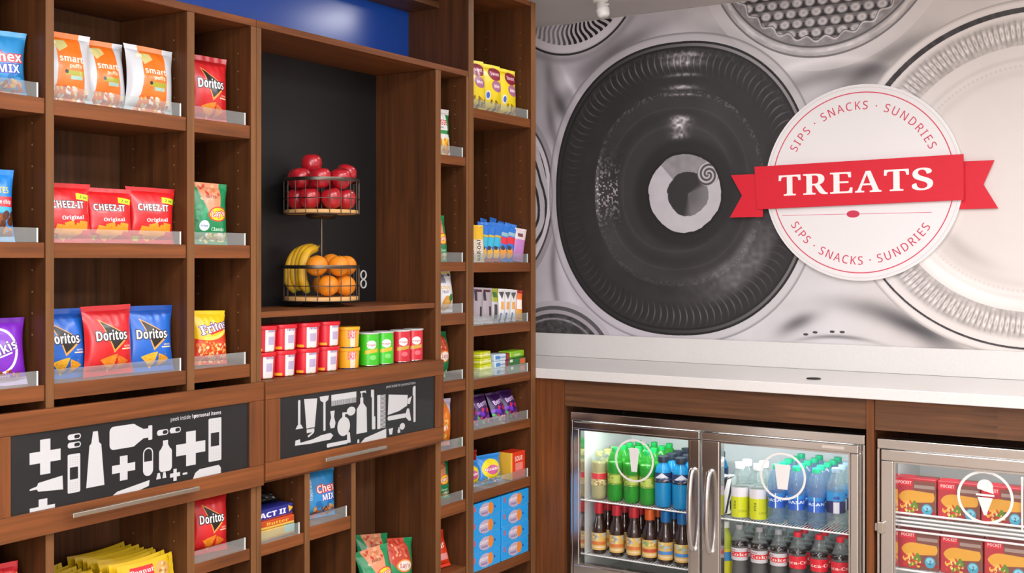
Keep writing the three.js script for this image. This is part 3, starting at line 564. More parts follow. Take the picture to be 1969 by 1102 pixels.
    c.fillStyle = '#e9cf17'; c.fillRect(0, 0, w, h); c.fillStyle = '#f4e24c'; c.fillRect(0, 0, w, 30); oval(c, 250, 100, 130, 70, '#8a1f3a', -0.1); txt(c, 'Sweet', 250, 96, 58, '#f7dfe6', { font: 'serif' }); oval(c, 250, 230, 96, 60, '#a86a8a', 0.1); txt(c, 'bites', 250, 228, 46, '#fff2f6', {});
    oval(c, 90, 330, 40, 48, '#d8dcec'); oval(c, 90, 330, 26, 32, '#3a62b4'); specks(c, 130, 380, 220, 100, 16, ['#8a6a1e', '#c8a21c', '#5c4212'], 16, 34);
  }),
  packet: print((c, w, h) => {      // flow wrap, printed lengthwise
    c.fillStyle = '#dbb51a'; c.fillRect(0, 0, w, h); c.save(); c.translate(w / 2, h / 2); c.rotate(Math.PI / 2); c.fillStyle = '#d8262a'; c.fillRect(-150, -150, 210, 100); txt(c, 'Peanut', -44, -100, 60, '#f4eff0', { font: 'serif' }); oval(c, -165, -80, 40, 40, '#e88aa0'); oval(c, 140, -70, 66, 80, '#d8a860'); specks(c, 100, -120, 80, 110, 12, ['#b97a34', '#e8c890'], 12, 22); c.fillStyle = '#b3b6bc'; c.fillRect(-200, 90, 400, 60); c.restore();
  }),
  chew: print((c, w, h) => { c.fillStyle = '#3a1458'; c.fillRect(0, 0, w, h); txt(c, 'Berry', 200, 170, 110, '#e8dcf0', { stroke: '#6a2c9a', lw: 16, rot: -0.2 }); specks(c, 10, 260, 360, 220, 34, ['#d8284a', '#8a2cc8', '#e8485c', '#3fae4a', '#5c2cc0'], 20, 44); }),
  chewDark: print((c, w, h) => { c.fillStyle = '#141414'; c.fillRect(0, 0, w, h); txt(c, 'mints', 190, 250, 100, '#dddddd', { rot: -0.2 }); specks(c, 40, 330, 300, 120, 14, ['#3c3c3c', '#9a9a9a'], 14, 30); }),
  blueYellow: print((c, w, h) => { c.fillStyle = '#2f8fe0'; c.fillRect(0, 0, w, h); oval(c, 180, 250, 150, 170, '#f3de1c'); oval(c, 190, 270, 96, 84, '#d85a9a'); txt(c, 'GUMMY', 190, 260, 66, '#ffffff', { stroke: '#c02a6a', lw: 12 }); specks(c, 20, 380, 340, 110, 30, ['#e83a2c', '#f6e34c', '#4ac05a', '#ffffff'], 12, 26); }),
  redPack: print((c, w, h) => { c.fillStyle = '#ea3a18'; c.fillRect(0, 0, w, h); txt(c, 'Sour', 190, 210, 120, '#fff0e4', { rot: -0.1 }); c.fillStyle = '#f4a09a'; c.fillRect(40, 320, 300, 90); c.fillStyle = '#e8b43a'; c.fillRect(0, 0, 40, h); }),
  lowBag: print((c, w, h) => { c.fillStyle = '#c8202c'; c.fillRect(0, 0, w, h); specks(c, 0, 60, w, 160, 40, ['#e8a860', '#e03a34', '#a8141e'], 12, 28); oval(c, 210, 330, 190, 110, '#f2d21c'); oval(c, 210, 330, 165, 90, '#2a7ad8'); txt(c, 'Ruffles', 210, 326, 90, '#ffffff', { stroke: '#1c3c94', lw: 14 }); specks(c, 20, 440, 340, 60, 20, ['#7a2ca0', '#e8a860'], 10, 24); }),
};
const bar = (base, draw) => print((c, w, h) => { c.fillStyle = base; c.fillRect(0, 0, w, h); draw(c, w, h); }, 128, 384);
Object.assign(T, {
  barYellow: bar('#e2b31c', (c, w, h) => { c.fillStyle = '#d8cdbd'; c.fillRect(8, 150, w - 16, 234); c.save(); c.translate(64, 260); c.rotate(-Math.PI / 2); txt(c, 'BAR-OAT', 0, 0, 54, '#2c2620', {}); c.restore(); }),
  barBlue: bar('#1d72cf', (c, w, h) => { c.fillStyle = '#c8b23a'; c.fillRect(0, 120, w, 22); c.fillStyle = '#2fb2d4'; c.fillRect(0, 145, w, 90); oval(c, 64, 300, 54, 60, '#e8b23c'); oval(c, 64, 252, 24, 20, '#2a3346'); c.fillStyle = '#b04a4a'; c.fillRect(0, 352, w, 32); }),
  barRed: bar('#1d72cf', (c, w, h) => { c.fillStyle = '#8fb8c8'; c.fillRect(0, 90, w, 40); c.fillStyle = '#dc2a3a'; c.fillRect(0, 140, w, 70); oval(c, 64, 300, 54, 60, '#e89a2c'); oval(c, 64, 252, 28, 22, '#2a3346'); }),
  barPink: bar('#b878b8', (c, w, h) => { c.fillStyle = '#d8c8c8'; c.fillRect(0, 0, w, 130); c.fillStyle = '#6a3a4a'; c.fillRect(30, 60, 60, 40); }),
  barSilver: bar('#a59aa2', (c, w, h) => { c.fillStyle = '#4a1820'; c.fillRect(20, 20, 90, 26); c.fillStyle = '#262026'; c.fillRect(24, 40, 30, 100); c.fillRect(80, 200, 26, 110); c.fillStyle = '#c8c0c6'; c.fillRect(0, 330, w, 54); }),
  barWhite: bar('#dcdcdc', (c, w, h) => { c.fillStyle = '#4a4a4e'; c.beginPath(); c.moveTo(20, 40); c.lineTo(110, 30); c.lineTo(60, 120); c.fill(); c.fillStyle = '#e3a24c'; c.fillRect(40, 150, 50, 90); c.fillStyle = '#4466b0'; c.fillRect(40, 280, 24, 100); }),
  barOrange: bar('#e87a3c', (c, w, h) => { c.fillStyle = '#efe3da'; c.fillRect(20, 120, 88, 120); c.fillStyle = '#a82a2a'; c.fillRect(0, 0, w, 40); c.fillStyle = '#d89a3c'; c.fillRect(0, 250, w, 134); }),
  barGreen: bar('#9aa02c', (c, w, h) => { c.fillStyle = '#3c6a2a'; c.fillRect(30, 40, 70, 60); c.fillStyle = '#b8b4b8'; c.fillRect(0, 150, w, 234); c.fillStyle = '#3c343c'; c.fillRect(40, 180, 50, 160); }),
});
const film = (map, r = 0.4) => phys({ map, roughness: r, clearcoat: 0.5, clearcoatRoughness: 0.22, side: THREE.DoubleSide });
const filmOf = {}; const filmFor = k => filmOf[k] ??= film(T[k]);

// a sealed pillow bag standing on its lower seal, facing +z: pouch and two crimped seals
function bagGeos(w, h, t, { s = 0.075, n = 22, m = 26, k = 1 } = {}) {
  const surf = (v0, v1, rows, fn) => {
    const pos = [], uv = [], idx = []; const cols = n + 1;
    for (const side of [1, -1]) for (let j = 0; j <= rows; j++) for (let i = 0; i < cols; i++) {
      const u = i / n, v = v0 + (v1 - v0) * j / rows, [x, y, z] = fn(u, v, side); pos.push(x, y, z); uv.push(side > 0 ? u : 1 - u, v);
    }
    const N = cols * (rows + 1);
    for (const o of [0, N]) for (let j = 0; j < rows; j++) for (let i = 0; i < n; i++) { const a = o + j * cols + i, b = a + 1, c = a + cols, d = c + 1; o ? idx.push(a, c, b, b, c, d) : idx.push(a, b, c, b, d, c); }
    const g = new THREE.BufferGeometry(); g.setAttribute('position', new THREE.Float32BufferAttribute(pos, 3)); g.setAttribute('uv', new THREE.Float32BufferAttribute(uv, 2)); g.setIndex(idx); g.computeVertexNormals(); return g;
  };
  const halfW = v => w / 2 * (1 - 0.1 * Math.pow(Math.sin(Math.PI * v), 0.8));
  const pouch = surf(s, 1 - s, m, (u, v, side) => {
    const q = (v - s) / (1 - 2 * s), e = Math.abs(2 * u - 1), len = Math.pow(Math.max(0, Math.sin(Math.PI * Math.pow(q, 0.82))), 0.6);
    let T = t / 2 * Math.pow(Math.max(0, 1 - Math.pow(e, 2.8)), 0.62) * len;
    const near = Math.exp(-q * 9) + Math.exp(-(1 - q) * 9), mid = 1 - e * e;
    T += 0.05 * t * near * mid * Math.sin(u * 34 + k * 3 + 4 * v) * Math.min(1, q * 12) * Math.min(1, (1 - q) * 12);
    T += 0.07 * t * (noise(u * 5 + k * 7.1, v * 7 + side * 3.3) - 0.5) * mid * Math.min(1, q * 6) * Math.min(1, (1 - q) * 6);
    return [(2 * u - 1) * halfW(v), v * h, side * Math.max(T, 0.0004) * (side > 0 ? 1.15 : 0.85) + 0.004 * Math.sin(k * 5 + v * 3)];
  });
  const seal = (v0, v1) => surf(v0, v1, 3, (u, v, side) => [(2 * u - 1) * halfW(v) * (1 + 0.003 * Math.sin(v * 90)), v * h, 0.0007 * Math.sin(u * w * 2600) + side * 0.0005 + 0.004 * Math.sin(k * 5 + v * 3) + 0.0016 * Math.sin(u * 6 + k)]);
  return { pouch, top: seal(1 - s, 1), bottom: seal(0, s) };
}
const bagCache = {};
function bag(name, label, cat, key, [w, h, t], [a, y, x], { turn = 0, lean = 0.06, roll = 0, group, k = 1, s } = {}) {
  const id = [w, h, t, k, s].join(); const G = bagCache[id] ??= bagGeos(w, h, t, { k, s });
  const o = thing(name, label, cat, [x - (w > 0.1 ? 0.012 : 0), y, a], OUT + turn - (w > 0.1 ? 0.14 : 0), group); o.rotation.order = 'YXZ'; o.rotation.x = -lean; o.rotation.z = roll; o.position.y += Math.abs(Math.sin(roll)) * w * 0.5 + Math.abs(Math.sin(lean)) * 0.006;
  const mat = filmFor(key);
  part('pouch', G.pouch, mat, o); part('top_seal', G.top, mat, o); part('bottom_seal', G.bottom, mat, o);
  return o;
}
const BXX = -2.615;
const R1 = 1.8005, R2 = 1.4355, R3 = 1.0755;
// ---- first unit
bag('snack_mix_bag', 'light blue snack mix bag on the top shelf beyond the first divider', 'chip bag', 'mix', [0.15, 0.165, 0.05], [1.738, R1, BXX], { turn: -0.05, k: 2 });
bag('puff_bag', 'white and orange puff bag against the left divider', 'chip bag', 'puff', [0.155, 0.19, 0.055], [1.932, R1, -2.61], { turn: 0.05, k: 3, group: 'white and orange puff bags' });
bag('puff_bag', 'white and orange puff bag standing between two others of its kind', 'chip bag', 'puff', [0.155, 0.19, 0.055], [2.068, R1, -2.638], { turn: 0.1, k: 4, roll: 0.02, group: 'white and orange puff bags' });
bag('puff_bag', 'white and orange puff bag with its white corner next to bare wood', 'chip bag', 'puff', [0.158, 0.19, 0.055], [2.198, R1, -2.606], { turn: 0.02, k: 5, roll: -0.03, group: 'white and orange puff bags' });
bag('tortilla_chip_bag', 'red tortilla chip bag alone on the top shelf of its column', 'chip bag', 'nachoRed', [0.148, 0.2, 0.055], [2.424, R1, -2.612], { turn: 0.03, k: 6 });
bag('cookie_bag', 'bright blue cookie bag with a red band and brown cookies', 'cookie bag', 'cookie', [0.12, 0.182, 0.045], [1.722, R2, BXX], { k: 7 });
bag('cracker_bag', 'red cheese cracker bag pushed against the left divider', 'cracker bag', 'cracker', [0.15, 0.158, 0.05], [1.93, R2, -2.608], { turn: 0.02, k: 8, group: 'red cheese cracker bags' });
bag('cracker_bag', 'red cheese cracker bag in the middle of its row', 'cracker bag', 'cracker', [0.145, 0.15, 0.05], [2.062, R2, -2.612], { turn: -0.1, k: 9, roll: -0.02, group: 'red cheese cracker bags' });
bag('cracker_bag', 'red cheese cracker bag mostly hidden behind the front row', 'cracker bag', 'cracker', [0.15, 0.155, 0.045], [2.165, R2, -2.69], { turn: 0.05, k: 10, group: 'red cheese cracker bags' });
bag('cracker_bag', 'red cheese cracker bag nearest the bare shelf end', 'cracker bag', 'cracker', [0.155, 0.158, 0.05], [2.203, R2, -2.604], { turn: -0.03, k: 11, roll: -0.02, group: 'red cheese cracker bags' });
bag('baked_chip_bag', 'green and peach baked chip bag alone on the middle shelf', 'chip bag', 'kettle', [0.142, 0.185, 0.05], [2.425, R2, -2.61], { turn: 0.02, k: 12, roll: -0.02 });
bag('spicy_chip_bag', 'purple chip bag with a white oval ring', 'chip bag', 'purple', [0.15, 0.17, 0.05], [1.738, R3, -2.612], { turn: 0.05, k: 13 });
bag('tortilla_chip_bag', 'blue tortilla chip bag against the left divider', 'chip bag', 'nachoBlue', [0.15, 0.186, 0.05], [1.938, R3, -2.642], { turn: 0.02, k: 14 });
bag('tortilla_chip_bag', 'red tortilla chip bag standing between two blue ones', 'chip bag', 'nachoRed', [0.155, 0.19, 0.055], [2.062, R3, -2.606], { turn: 0.06, k: 15, roll: 0.02 });
bag('tortilla_chip_bag', 'blue tortilla chip bag tucked behind the front row', 'chip bag', 'nachoBlue', [0.15, 0.183, 0.045], [2.16, R3, -2.685], { k: 16 });
bag('tortilla_chip_bag', 'blue tortilla chip bag nearest the bare shelf end', 'chip bag', 'nachoBlue', [0.155, 0.186, 0.05], [2.204, R3, -2.606], { turn: -0.02, k: 17 });
bag('corn_chip_bag', 'small yellow and red corn chip bag', 'chip bag', 'corn', [0.13, 0.162, 0.05], [2.428, R3, -2.61], { turn: 0.06, k: 18, roll: -0.03 });
bag('ridged_chip_bag', 'red chip bag with a blue and yellow oval below the icon drawer', 'chip bag', 'lowBag', [0.13, 0.175, 0.045], [1.728, 0.4555, -2.612], { k: 19 });
bag('tortilla_chip_bag', 'red tortilla chip bag standing under the medical icon drawer', 'chip bag', 'nachoRed', [0.14, 0.185, 0.05], [2.425, 0.5125, -2.612], { turn: 0.02, k: 20, roll: -0.02 });
// yellow wrapped packets filed in two rows, printed faces outward
{
  const G = bagGeos(0.118, 0.2, 0.0155, { s: 0.07, k: 21 });
  const proto = thing('peanut_bar', 'yellow wrapped peanut bar with its red label facing out, front of the nearer row', 'snack bar', [0, 0, 0], 0, 'yellow peanut bars filed under the icon drawer');
  const wrapper = filmFor('packet');
  for (const [n, g] of [['pouch', G.pouch], ['end_seal', G.top], ['end_seal', G.bottom]]) { g.translate(0, -0.1, 0); g.rotateZ(Math.PI / 2); g.translate(0, 0.059, 0); part(n, g, wrapper, proto); }
  const ordinal = ['front', 'second', 'third', 'fourth', 'fifth', 'sixth', 'seventh', 'eighth', 'ninth', 'tenth', 'eleventh'];
  for (const [row, a] of [['row beside the left divider', 1.958], ['row beside the tall red chip bag', 2.172]]) for (let i = 0; i < 11; i++) {
    const first = row.includes('left') && i === 0;
    const p = [-2.588 - i * 0.0195, 0.431 + (row.includes('left') ? -0.010 : 0.006) + 0.005 * Math.sin(i * 2.1), a + 0.006 * Math.sin(i * 3.3 + a)];
    const label = i === 0 ? `yellow wrapped peanut bar at the front of the ${row}` : `yellow wrapped peanut bar, ${ordinal[i]} back in the ${row}`;
    const b = first ? proto : copy(proto, p, OUT, label, 'yellow peanut bars filed under the icon drawer');
    b.position.set(p[0], p[1], -p[2]); b.rotation.order = 'YXZ'; b.rotation.y = OUT + 0.012 * Math.sin(i * 1.7 + a * 9); b.rotation.x = -0.2; b.rotation.z = 0.02 * Math.sin(i * 2.7);
    b.userData.label = label;
  }
  const tray = thing('display_tray', 'low cardboard tray under the yellow peanut bars', 'tray', [-2.69, 0.4055, 2.069]);
  const o = [-2.69, 0.4055, 2.069], card = std(0x8d6a45, 0.85);
  part('tray_floor', box(-2.846, -2.576, 0.4055, 0.4085, 1.853, 2.284, { r: 0, o }), card, tray);
  part('tray_lip', box(-2.5755, -2.573, 0.4055, 0.43, 1.853, 2.284, { r: 0, o }), card, tray);
}
// ---- narrow column
bag('veggie_snack_bag', 'white snack bag with red lettering and a green edge', 'snack bag', 'veggie', [0.125, 0.185, 0.045], [3.6, 1.7895, -2.615], { turn: -0.03, k: 22 });
bag('baked_chip_bag', 'green and peach baked chip bag second from the top of the narrow column', 'chip bag', 'kettle', [0.11, 0.18, 0.045], [3.585, 1.3835, -2.615], { k: 23 });
bag('fruit_snack_bag', 'white snack bag showing a golden pear', 'snack bag', 'pear', [0.13, 0.16, 0.045], [3.61, 1.1875, -2.613], { turn: 0.03, k: 24 });
bag('baked_chip_bag', 'green chip bag with a red upper corner leaning in the narrow column', 'chip bag', 'kettleRed', [0.125, 0.182, 0.05], [3.596, 0.9315, -2.613], { turn: 0.25, k: 25, roll: -0.03 });
bag('puff_bag', 'orange and lilac puff bag leaning in the narrow column', 'chip bag', 'orangeBag', [0.125, 0.182, 0.045], [3.606, 0.6695, -2.613], { turn: 0.1, k: 26, roll: -0.05 });
bag('baked_chip_bag', 'green and peach chip bag lowest in the narrow column', 'chip bag', 'kettle', [0.135, 0.158, 0.045], [3.602, 0.4635, -2.622], { turn: 0.05, k: 27, roll: -0.03 });
bag('orange_chip_bag', 'red and orange bag lying low in the narrow column', 'chip bag', 'redPack', [0.13, 0.14, 0.04], [3.6, 0.2005, -2.62], { k: 28, lean: 0.25 });
// ---- tall end unit
['darkest-topped yellow candy bag against the post', 'middle yellow candy bag of the three', 'yellow candy bag with the blue badge next to the bare wood'].forEach((l, i) =>
  bag('candy_bag', l, 'candy bag', 'yellowBag', [0.14, 0.205, 0.045], [3.815 + i * 0.135, 1.9885, -2.605 - 0.006 * i], { turn: 0.08 * (i - 1), k: 29 + i, group: 'yellow candy bags' }));
{
  const defs = [['barYellow', 'gold and tan snack bar against the post'], ['barYellow', 'gold and tan snack bar next to the blue ones'], ['barBlue', 'blue snack bar with cyan band, nearest the gold ones'], ['barBlue', 'blue snack bar with cyan band, second from the gold ones'], ['barBlue', 'blue snack bar with cyan band next to the red-banded ones'], ['barRed', 'blue snack bar with red band, first of the pair'], ['barRed', 'blue snack bar with red band next to the pink bar'], ['barPink', 'leaning pink and grey snack bar']];
  defs.forEach(([k, l], i) => bag('snack_bar', l, 'snack bar', k, [0.06, i < 2 ? 0.15 : i < 7 ? 0.16 : 0.14, 0.014], [3.777 + i * 0.047 + (i > 6 ? 0.008 : 0), 1.3805, -2.60 + (i > 6 ? 0.004 : 0) - (i > 1 && i < 7 ? 0.016 : 0)], { turn: -0.4, k: 33 + i, s: 0.06, roll: i < 2 ? -0.02 : i > 6 ? -0.16 : -0.08 - 0.02 * i, lean: 0.08, group: 'snack bars on the upper candy shelf' }));
  [[3.955, 0.18], [4.02, 0.185], [4.085, 0.172]].forEach(([a, h], i) => bag('snack_bar', ['blue snack bar standing taller behind the front row, nearest the post', 'tallest blue snack bar behind the front row', 'blue snack bar behind the red-banded ones'][i], 'snack bar', 'barBlue', [0.05, h, 0.018], [a, 1.3805, -2.665], { k: 44 + i, s: 0.06, roll: -0.12, group: 'snack bars on the upper candy shelf' }));
  const d2 = [['barBlue', 'small blue and red bar against the post, second candy shelf'], ['barSilver', 'broad silver bar with dark print, nearest the post'], ['barSilver', 'broad silver bar with dark print, next to the green-topped bar'], ['barGreen', 'green-topped silver bar beside the white bars'], ['barWhite', 'white bar with orange mark, beside the green-topped bar'], ['barWhite', 'white bar with orange mark, second of three'], ['barWhite', 'white bar with orange mark, beside the orange bar'], ['barOrange', 'orange and white bar at the shelf end']];
  let a = 3.744; d2.forEach(([k, l], i) => { const w = k === 'barSilver' ? 0.062 : 0.045; a += w / 2 + 0.001; bag('candy_bar', l, 'candy bar', k, [w, 0.15 - 0.003 * i, 0.018], [a, 1.1325, -2.6], { turn: -0.3, k: 50 + i, s: 0.06, roll: -0.03 - 0.012 * i, group: 'bars on the second candy shelf' }); a += w / 2; });
}
// stacked flat packs and cartons
function pack(name, label, cat, [w, h, d], mat, [a, y, x], turn = 0, group) {
  const o = thing(name, label, cat, [x, y, a], OUT + turn, group);
  const g = new RoundedBoxGeometry(w, h, d, 2, Math.min(0.004, h * 0.3)); const P = g.attributes.position, N = g.attributes.normal, U = g.attributes.uv;
  for (let i = 0; i < P.count; i++) { if (Math.abs(N.getZ(i)) > 0.6) U.setXY(i, P.getX(i) / w + 0.5, P.getY(i) / h + 0.5); else if (Math.abs(N.getY(i)) > 0.6) U.setXY(i, P.getX(i) / w + 0.5, P.getZ(i) / d * 0.06 + 0.94); else U.setXY(i, 0.03, P.getY(i) / h + 0.5); }
  g.translate(0, h / 2, 0); part('carton', g, mat, o); return o;
}
const cartonMat = (draw, w = 384, h = 160) => phys({ map: canvasTex(w, h, draw), roughness: 0.45, clearcoat: 0.2, clearcoatRoughness: 0.3 });
{
  const yel = cartonMat((c, w, h) => { c.fillStyle = '#cfd61c'; c.fillRect(0, 0, w, h); c.fillStyle = '#e9eeb0'; c.fillRect(0, 70, w, 34); txt(c, 'LEMON', 190, 50, 44, '#f4f6d8', {}); });
  const wht = cartonMat((c, w, h) => { c.fillStyle = '#c8dbe6'; c.fillRect(0, 0, w, h); c.fillStyle = '#4a86c8'; c.fillRect(20, 40, 120, 80); c.fillStyle = '#8a2430'; c.fillRect(280, 0, 104, h); txt(c, 'mint', 210, 80, 60, '#2a4a7a', {}); });
  const grn = cartonMat((c, w, h) => { c.fillStyle = '#8cc81e'; c.fillRect(0, 0, w, h); txt(c, 'apple', 190, 80, 70, '#e8f4c0', {}); c.fillStyle = '#4a8a1c'; c.fillRect(0, 120, w, 40); });
  const dkg = cartonMat((c, w, h) => { c.fillStyle = '#2c6a30'; c.fillRect(0, 0, w, h); c.fillStyle = '#d85a34'; c.fillRect(250, 20, 110, 110); c.fillStyle = '#dfe8d8'; c.fillRect(20, 20, 60, 60); });
  const Y = 0.9205, g1 = 'gum packs on the third candy shelf';
  [0, 1, 2, 3].forEach(i => pack('gum_pack', ['lowest', 'second lowest', 'third lowest', 'topmost'][i] + ' lemon yellow gum pack by the post', 'gum pack', [0.09, 0.0255, 0.06], yel, [3.855 - 0.002 * i, Y + i * 0.0258, -2.61], 0.05 * i, g1));
  [0, 1, 2].forEach(i => pack('gum_pack', ['lowest', 'middle', 'topmost'][i] + ' pale blue gum pack of the central pile', 'gum pack', [0.105, 0.0285, 0.06], wht, [3.968 + 0.003 * i, Y + i * 0.0288, -2.61], 0.1 - 0.08 * i, g1));
  [0, 1].forEach(i => pack('gum_pack', ['lower', 'upper'][i] + ' dark green gum pack under the lime one', 'gum pack', [0.125, 0.03, 0.06], dkg, [4.092, Y + i * 0.0303, -2.61], 0.02 - 0.06 * i, g1));
  pack('gum_pack', 'lime green gum pack on top of the dark green ones', 'gum pack', [0.125, 0.03, 0.06], grn, [4.09, Y + 0.0606, -2.612], 0.1, g1);
}
['purple berry chew pouch against the post', 'purple berry chew pouch second from the post', 'purple berry chew pouch third from the post', 'purple berry chew pouch at the shelf end'].forEach((l, i) =>
  bag('chew_pouch', l, 'candy pouch', 'chew', [0.102, 0.124, 0.036], [3.80 + i * 0.101, 0.7215, -2.598 - 0.01 * (i % 2)], { turn: 0.12, k: 60 + i, lean: 0.3, group: 'purple chew pouches' }));
[3.84, 3.98].forEach((a, i) => bag('mint_pouch', ['black mint pouch lying behind the purple pouches by the post', 'black mint pouch lying behind the middle purple pouches'][i], 'candy pouch', 'chewDark', [0.13, 0.135, 0.04], [a, 0.7215, -2.68], { k: 65 + i, lean: 0.3, turn: 0.2 }));
bag('gummy_bag', 'blue gummy bag against the post', 'candy bag', 'blueYellow', [0.12, 0.105, 0.05], [3.81, 0.4765, -2.61], { k: 70, lean: 0.2, turn: 0.1 });
bag('gummy_bag', 'blue gummy bag with a large yellow sun shape', 'candy bag', 'blueYellow', [0.14, 0.118, 0.05], [3.94, 0.4765, -2.606], { k: 71, lean: 0.12, turn: -0.05 });
bag('licorice_bag', 'dark red candy bag behind the blue gummy bags', 'candy bag', 'lowBag', [0.17, 0.125, 0.05], [3.9, 0.4765, -2.69], { k: 72, lean: 0.2 });
pack('candy_carton', 'red orange candy carton at the shelf end', 'candy box', [0.11, 0.112, 0.07], cartonMat((c, w, h) => { c.fillStyle = '#ea3a18'; c.fillRect(0, 0, w, h); c.fillStyle = '#e8b43a'; c.fillRect(0, 0, 30, h); c.fillStyle = '#f08a80'; c.fillRect(110, 130, 200, 90); txt(c, 'SOUR', 200, 80, 80, '#ffe8dc', {}); }, 384, 320), [4.092, 0.4765, -2.612], 0);
{
  const m = cartonMat((c, w, h) => {
    c.fillStyle = '#1c9fea'; c.fillRect(0, 0, w, h); oval(c, 178, 68, 88, 54, '#c4b0c8'); txt(c, 'CRISPY', 160, 56, 34, '#f6f0f6', {}); txt(c, 'treats', 160, 92, 30, '#5c4a8a', {}); oval(c, 245, 66, 34, 48, '#ee8a2c'); oval(c, 300, 66, 10, 10, '#2a3ca0'); c.fillStyle = '#e0556a'; c.fillRect(24, 20, 20, 44); c.fillStyle = '#7cc4ea'; c.fillRect(0, 128, w, 5);
  }, 384, 136);
  const names = ['bottom', 'second', 'third', 'top'];
  let first;
  for (const [row, a] of [['by the post', 3.842], ['by the end panel', 4.058]]) for (let i = 0; i < 4; i++) {
    const label = `${names[i]} blue crispy treat carton of the stack ${row}`, p = [-2.69, 0.1585 + i * 0.0672, a + 0.002 * (i % 2)];
    if (!first) { first = pack('treat_carton', label, 'snack box', [0.208, 0.067, 0.24], m, [a, p[1], p[0]], 0, 'blue treat cartons'); } else copy(first, p, OUT, label, 'blue treat cartons');
  }
}
// ---- under the toiletry drawer
{
  const navy = cartonMat((c, w, h) => { c.fillStyle = '#23297e'; c.fillRect(0, 0, w, h); txt(c, 'ACT II', 170, 84, 96, '#ffffff', { stroke: '#6a58c8', lw: 12 }); c.fillStyle = '#f0b42c'; c.beginPath(); c.moveTo(330, 20); c.lineTo(384, 60); c.lineTo(340, 120); c.fill(); c.fillStyle = '#b83a1e'; c.fillRect(0, 140, w, 20); });
  const but = cartonMat((c, w, h) => { c.fillStyle = '#c2491c'; c.fillRect(0, 0, w, h); txt(c, 'Butter', 210, 66, 70, '#f4c43a', { font: 'serif' }); c.fillStyle = '#e3b650'; c.fillRect(0, 110, w, 50); });
  const yel = cartonMat((c, w, h) => { c.fillStyle = '#d8b454'; c.fillRect(0, 0, w, h); c.fillStyle = '#9cc8c0'; c.fillRect(270, 0, 114, h); c.fillStyle = '#c49436'; c.fillRect(0, 120, w, 40); });
  pack('popcorn_box', 'yellow popcorn box at the bottom of the pile behind the clear lip', 'popcorn box', [0.165, 0.034, 0.15], yel, [2.675, 0.5135, -2.66], 0.02);
  pack('popcorn_box', 'orange butter popcorn box in the middle of the pile', 'popcorn box', [0.165, 0.028, 0.15], but, [2.672, 0.5477, -2.66], -0.03);
  pack('popcorn_box', 'navy blue popcorn box on top of the orange one', 'popcorn box', [0.165, 0.036, 0.15], navy, [2.668, 0.5759, -2.662], 0.02);
  bag('popcorn_packet', 'dark crumpled packet lying on the navy popcorn box', 'popcorn packet', 'chewDark', [0.14, 0.13, 0.03], [2.67, 0.6195, -2.62], { k: 80, lean: 1.45 });
}
bag('snack_mix_bag', 'bright blue snack mix bag under the toiletry drawer', 'chip bag', 'mix', [0.15, 0.168, 0.05], [2.915, 0.5255, -2.612], { turn: 0.08, k: 81, roll: -0.05 });
{
  const P = [[3.12, -2.675, 0.1, 0.06, 0.2, 'kettle', 'green baked chip bag in front of the low pile, by the thin divider'], [3.225, -2.602, -0.1, 0.08, 0.2, 'kettle', 'green baked chip bag in the middle front of the low pile'], [3.345, -2.61, 0.15, -0.16, 0.15, 'kettleRed', 'red and green chip bag tilted at the end of the low pile'],
    [3.2, -2.745, 0.1, 0.1, 0.2, 'kettleRed', 'red and green chip bag slumped at the back of the low pile'], [3.36, -2.735, -0.1, -0.1, 0.25, 'kettle', 'green baked chip bag slumped at the back of the low pile']];
  P.forEach(([a, x, t, r, l, k, lab], i) => bag('baked_chip_bag', lab, 'chip bag', k, [0.15, 0.19, 0.05], [a, 0.1655, x], { turn: t, roll: r, lean: l, k: 82 + i, group: 'chip bags piled under the toiletry drawer' }));
}

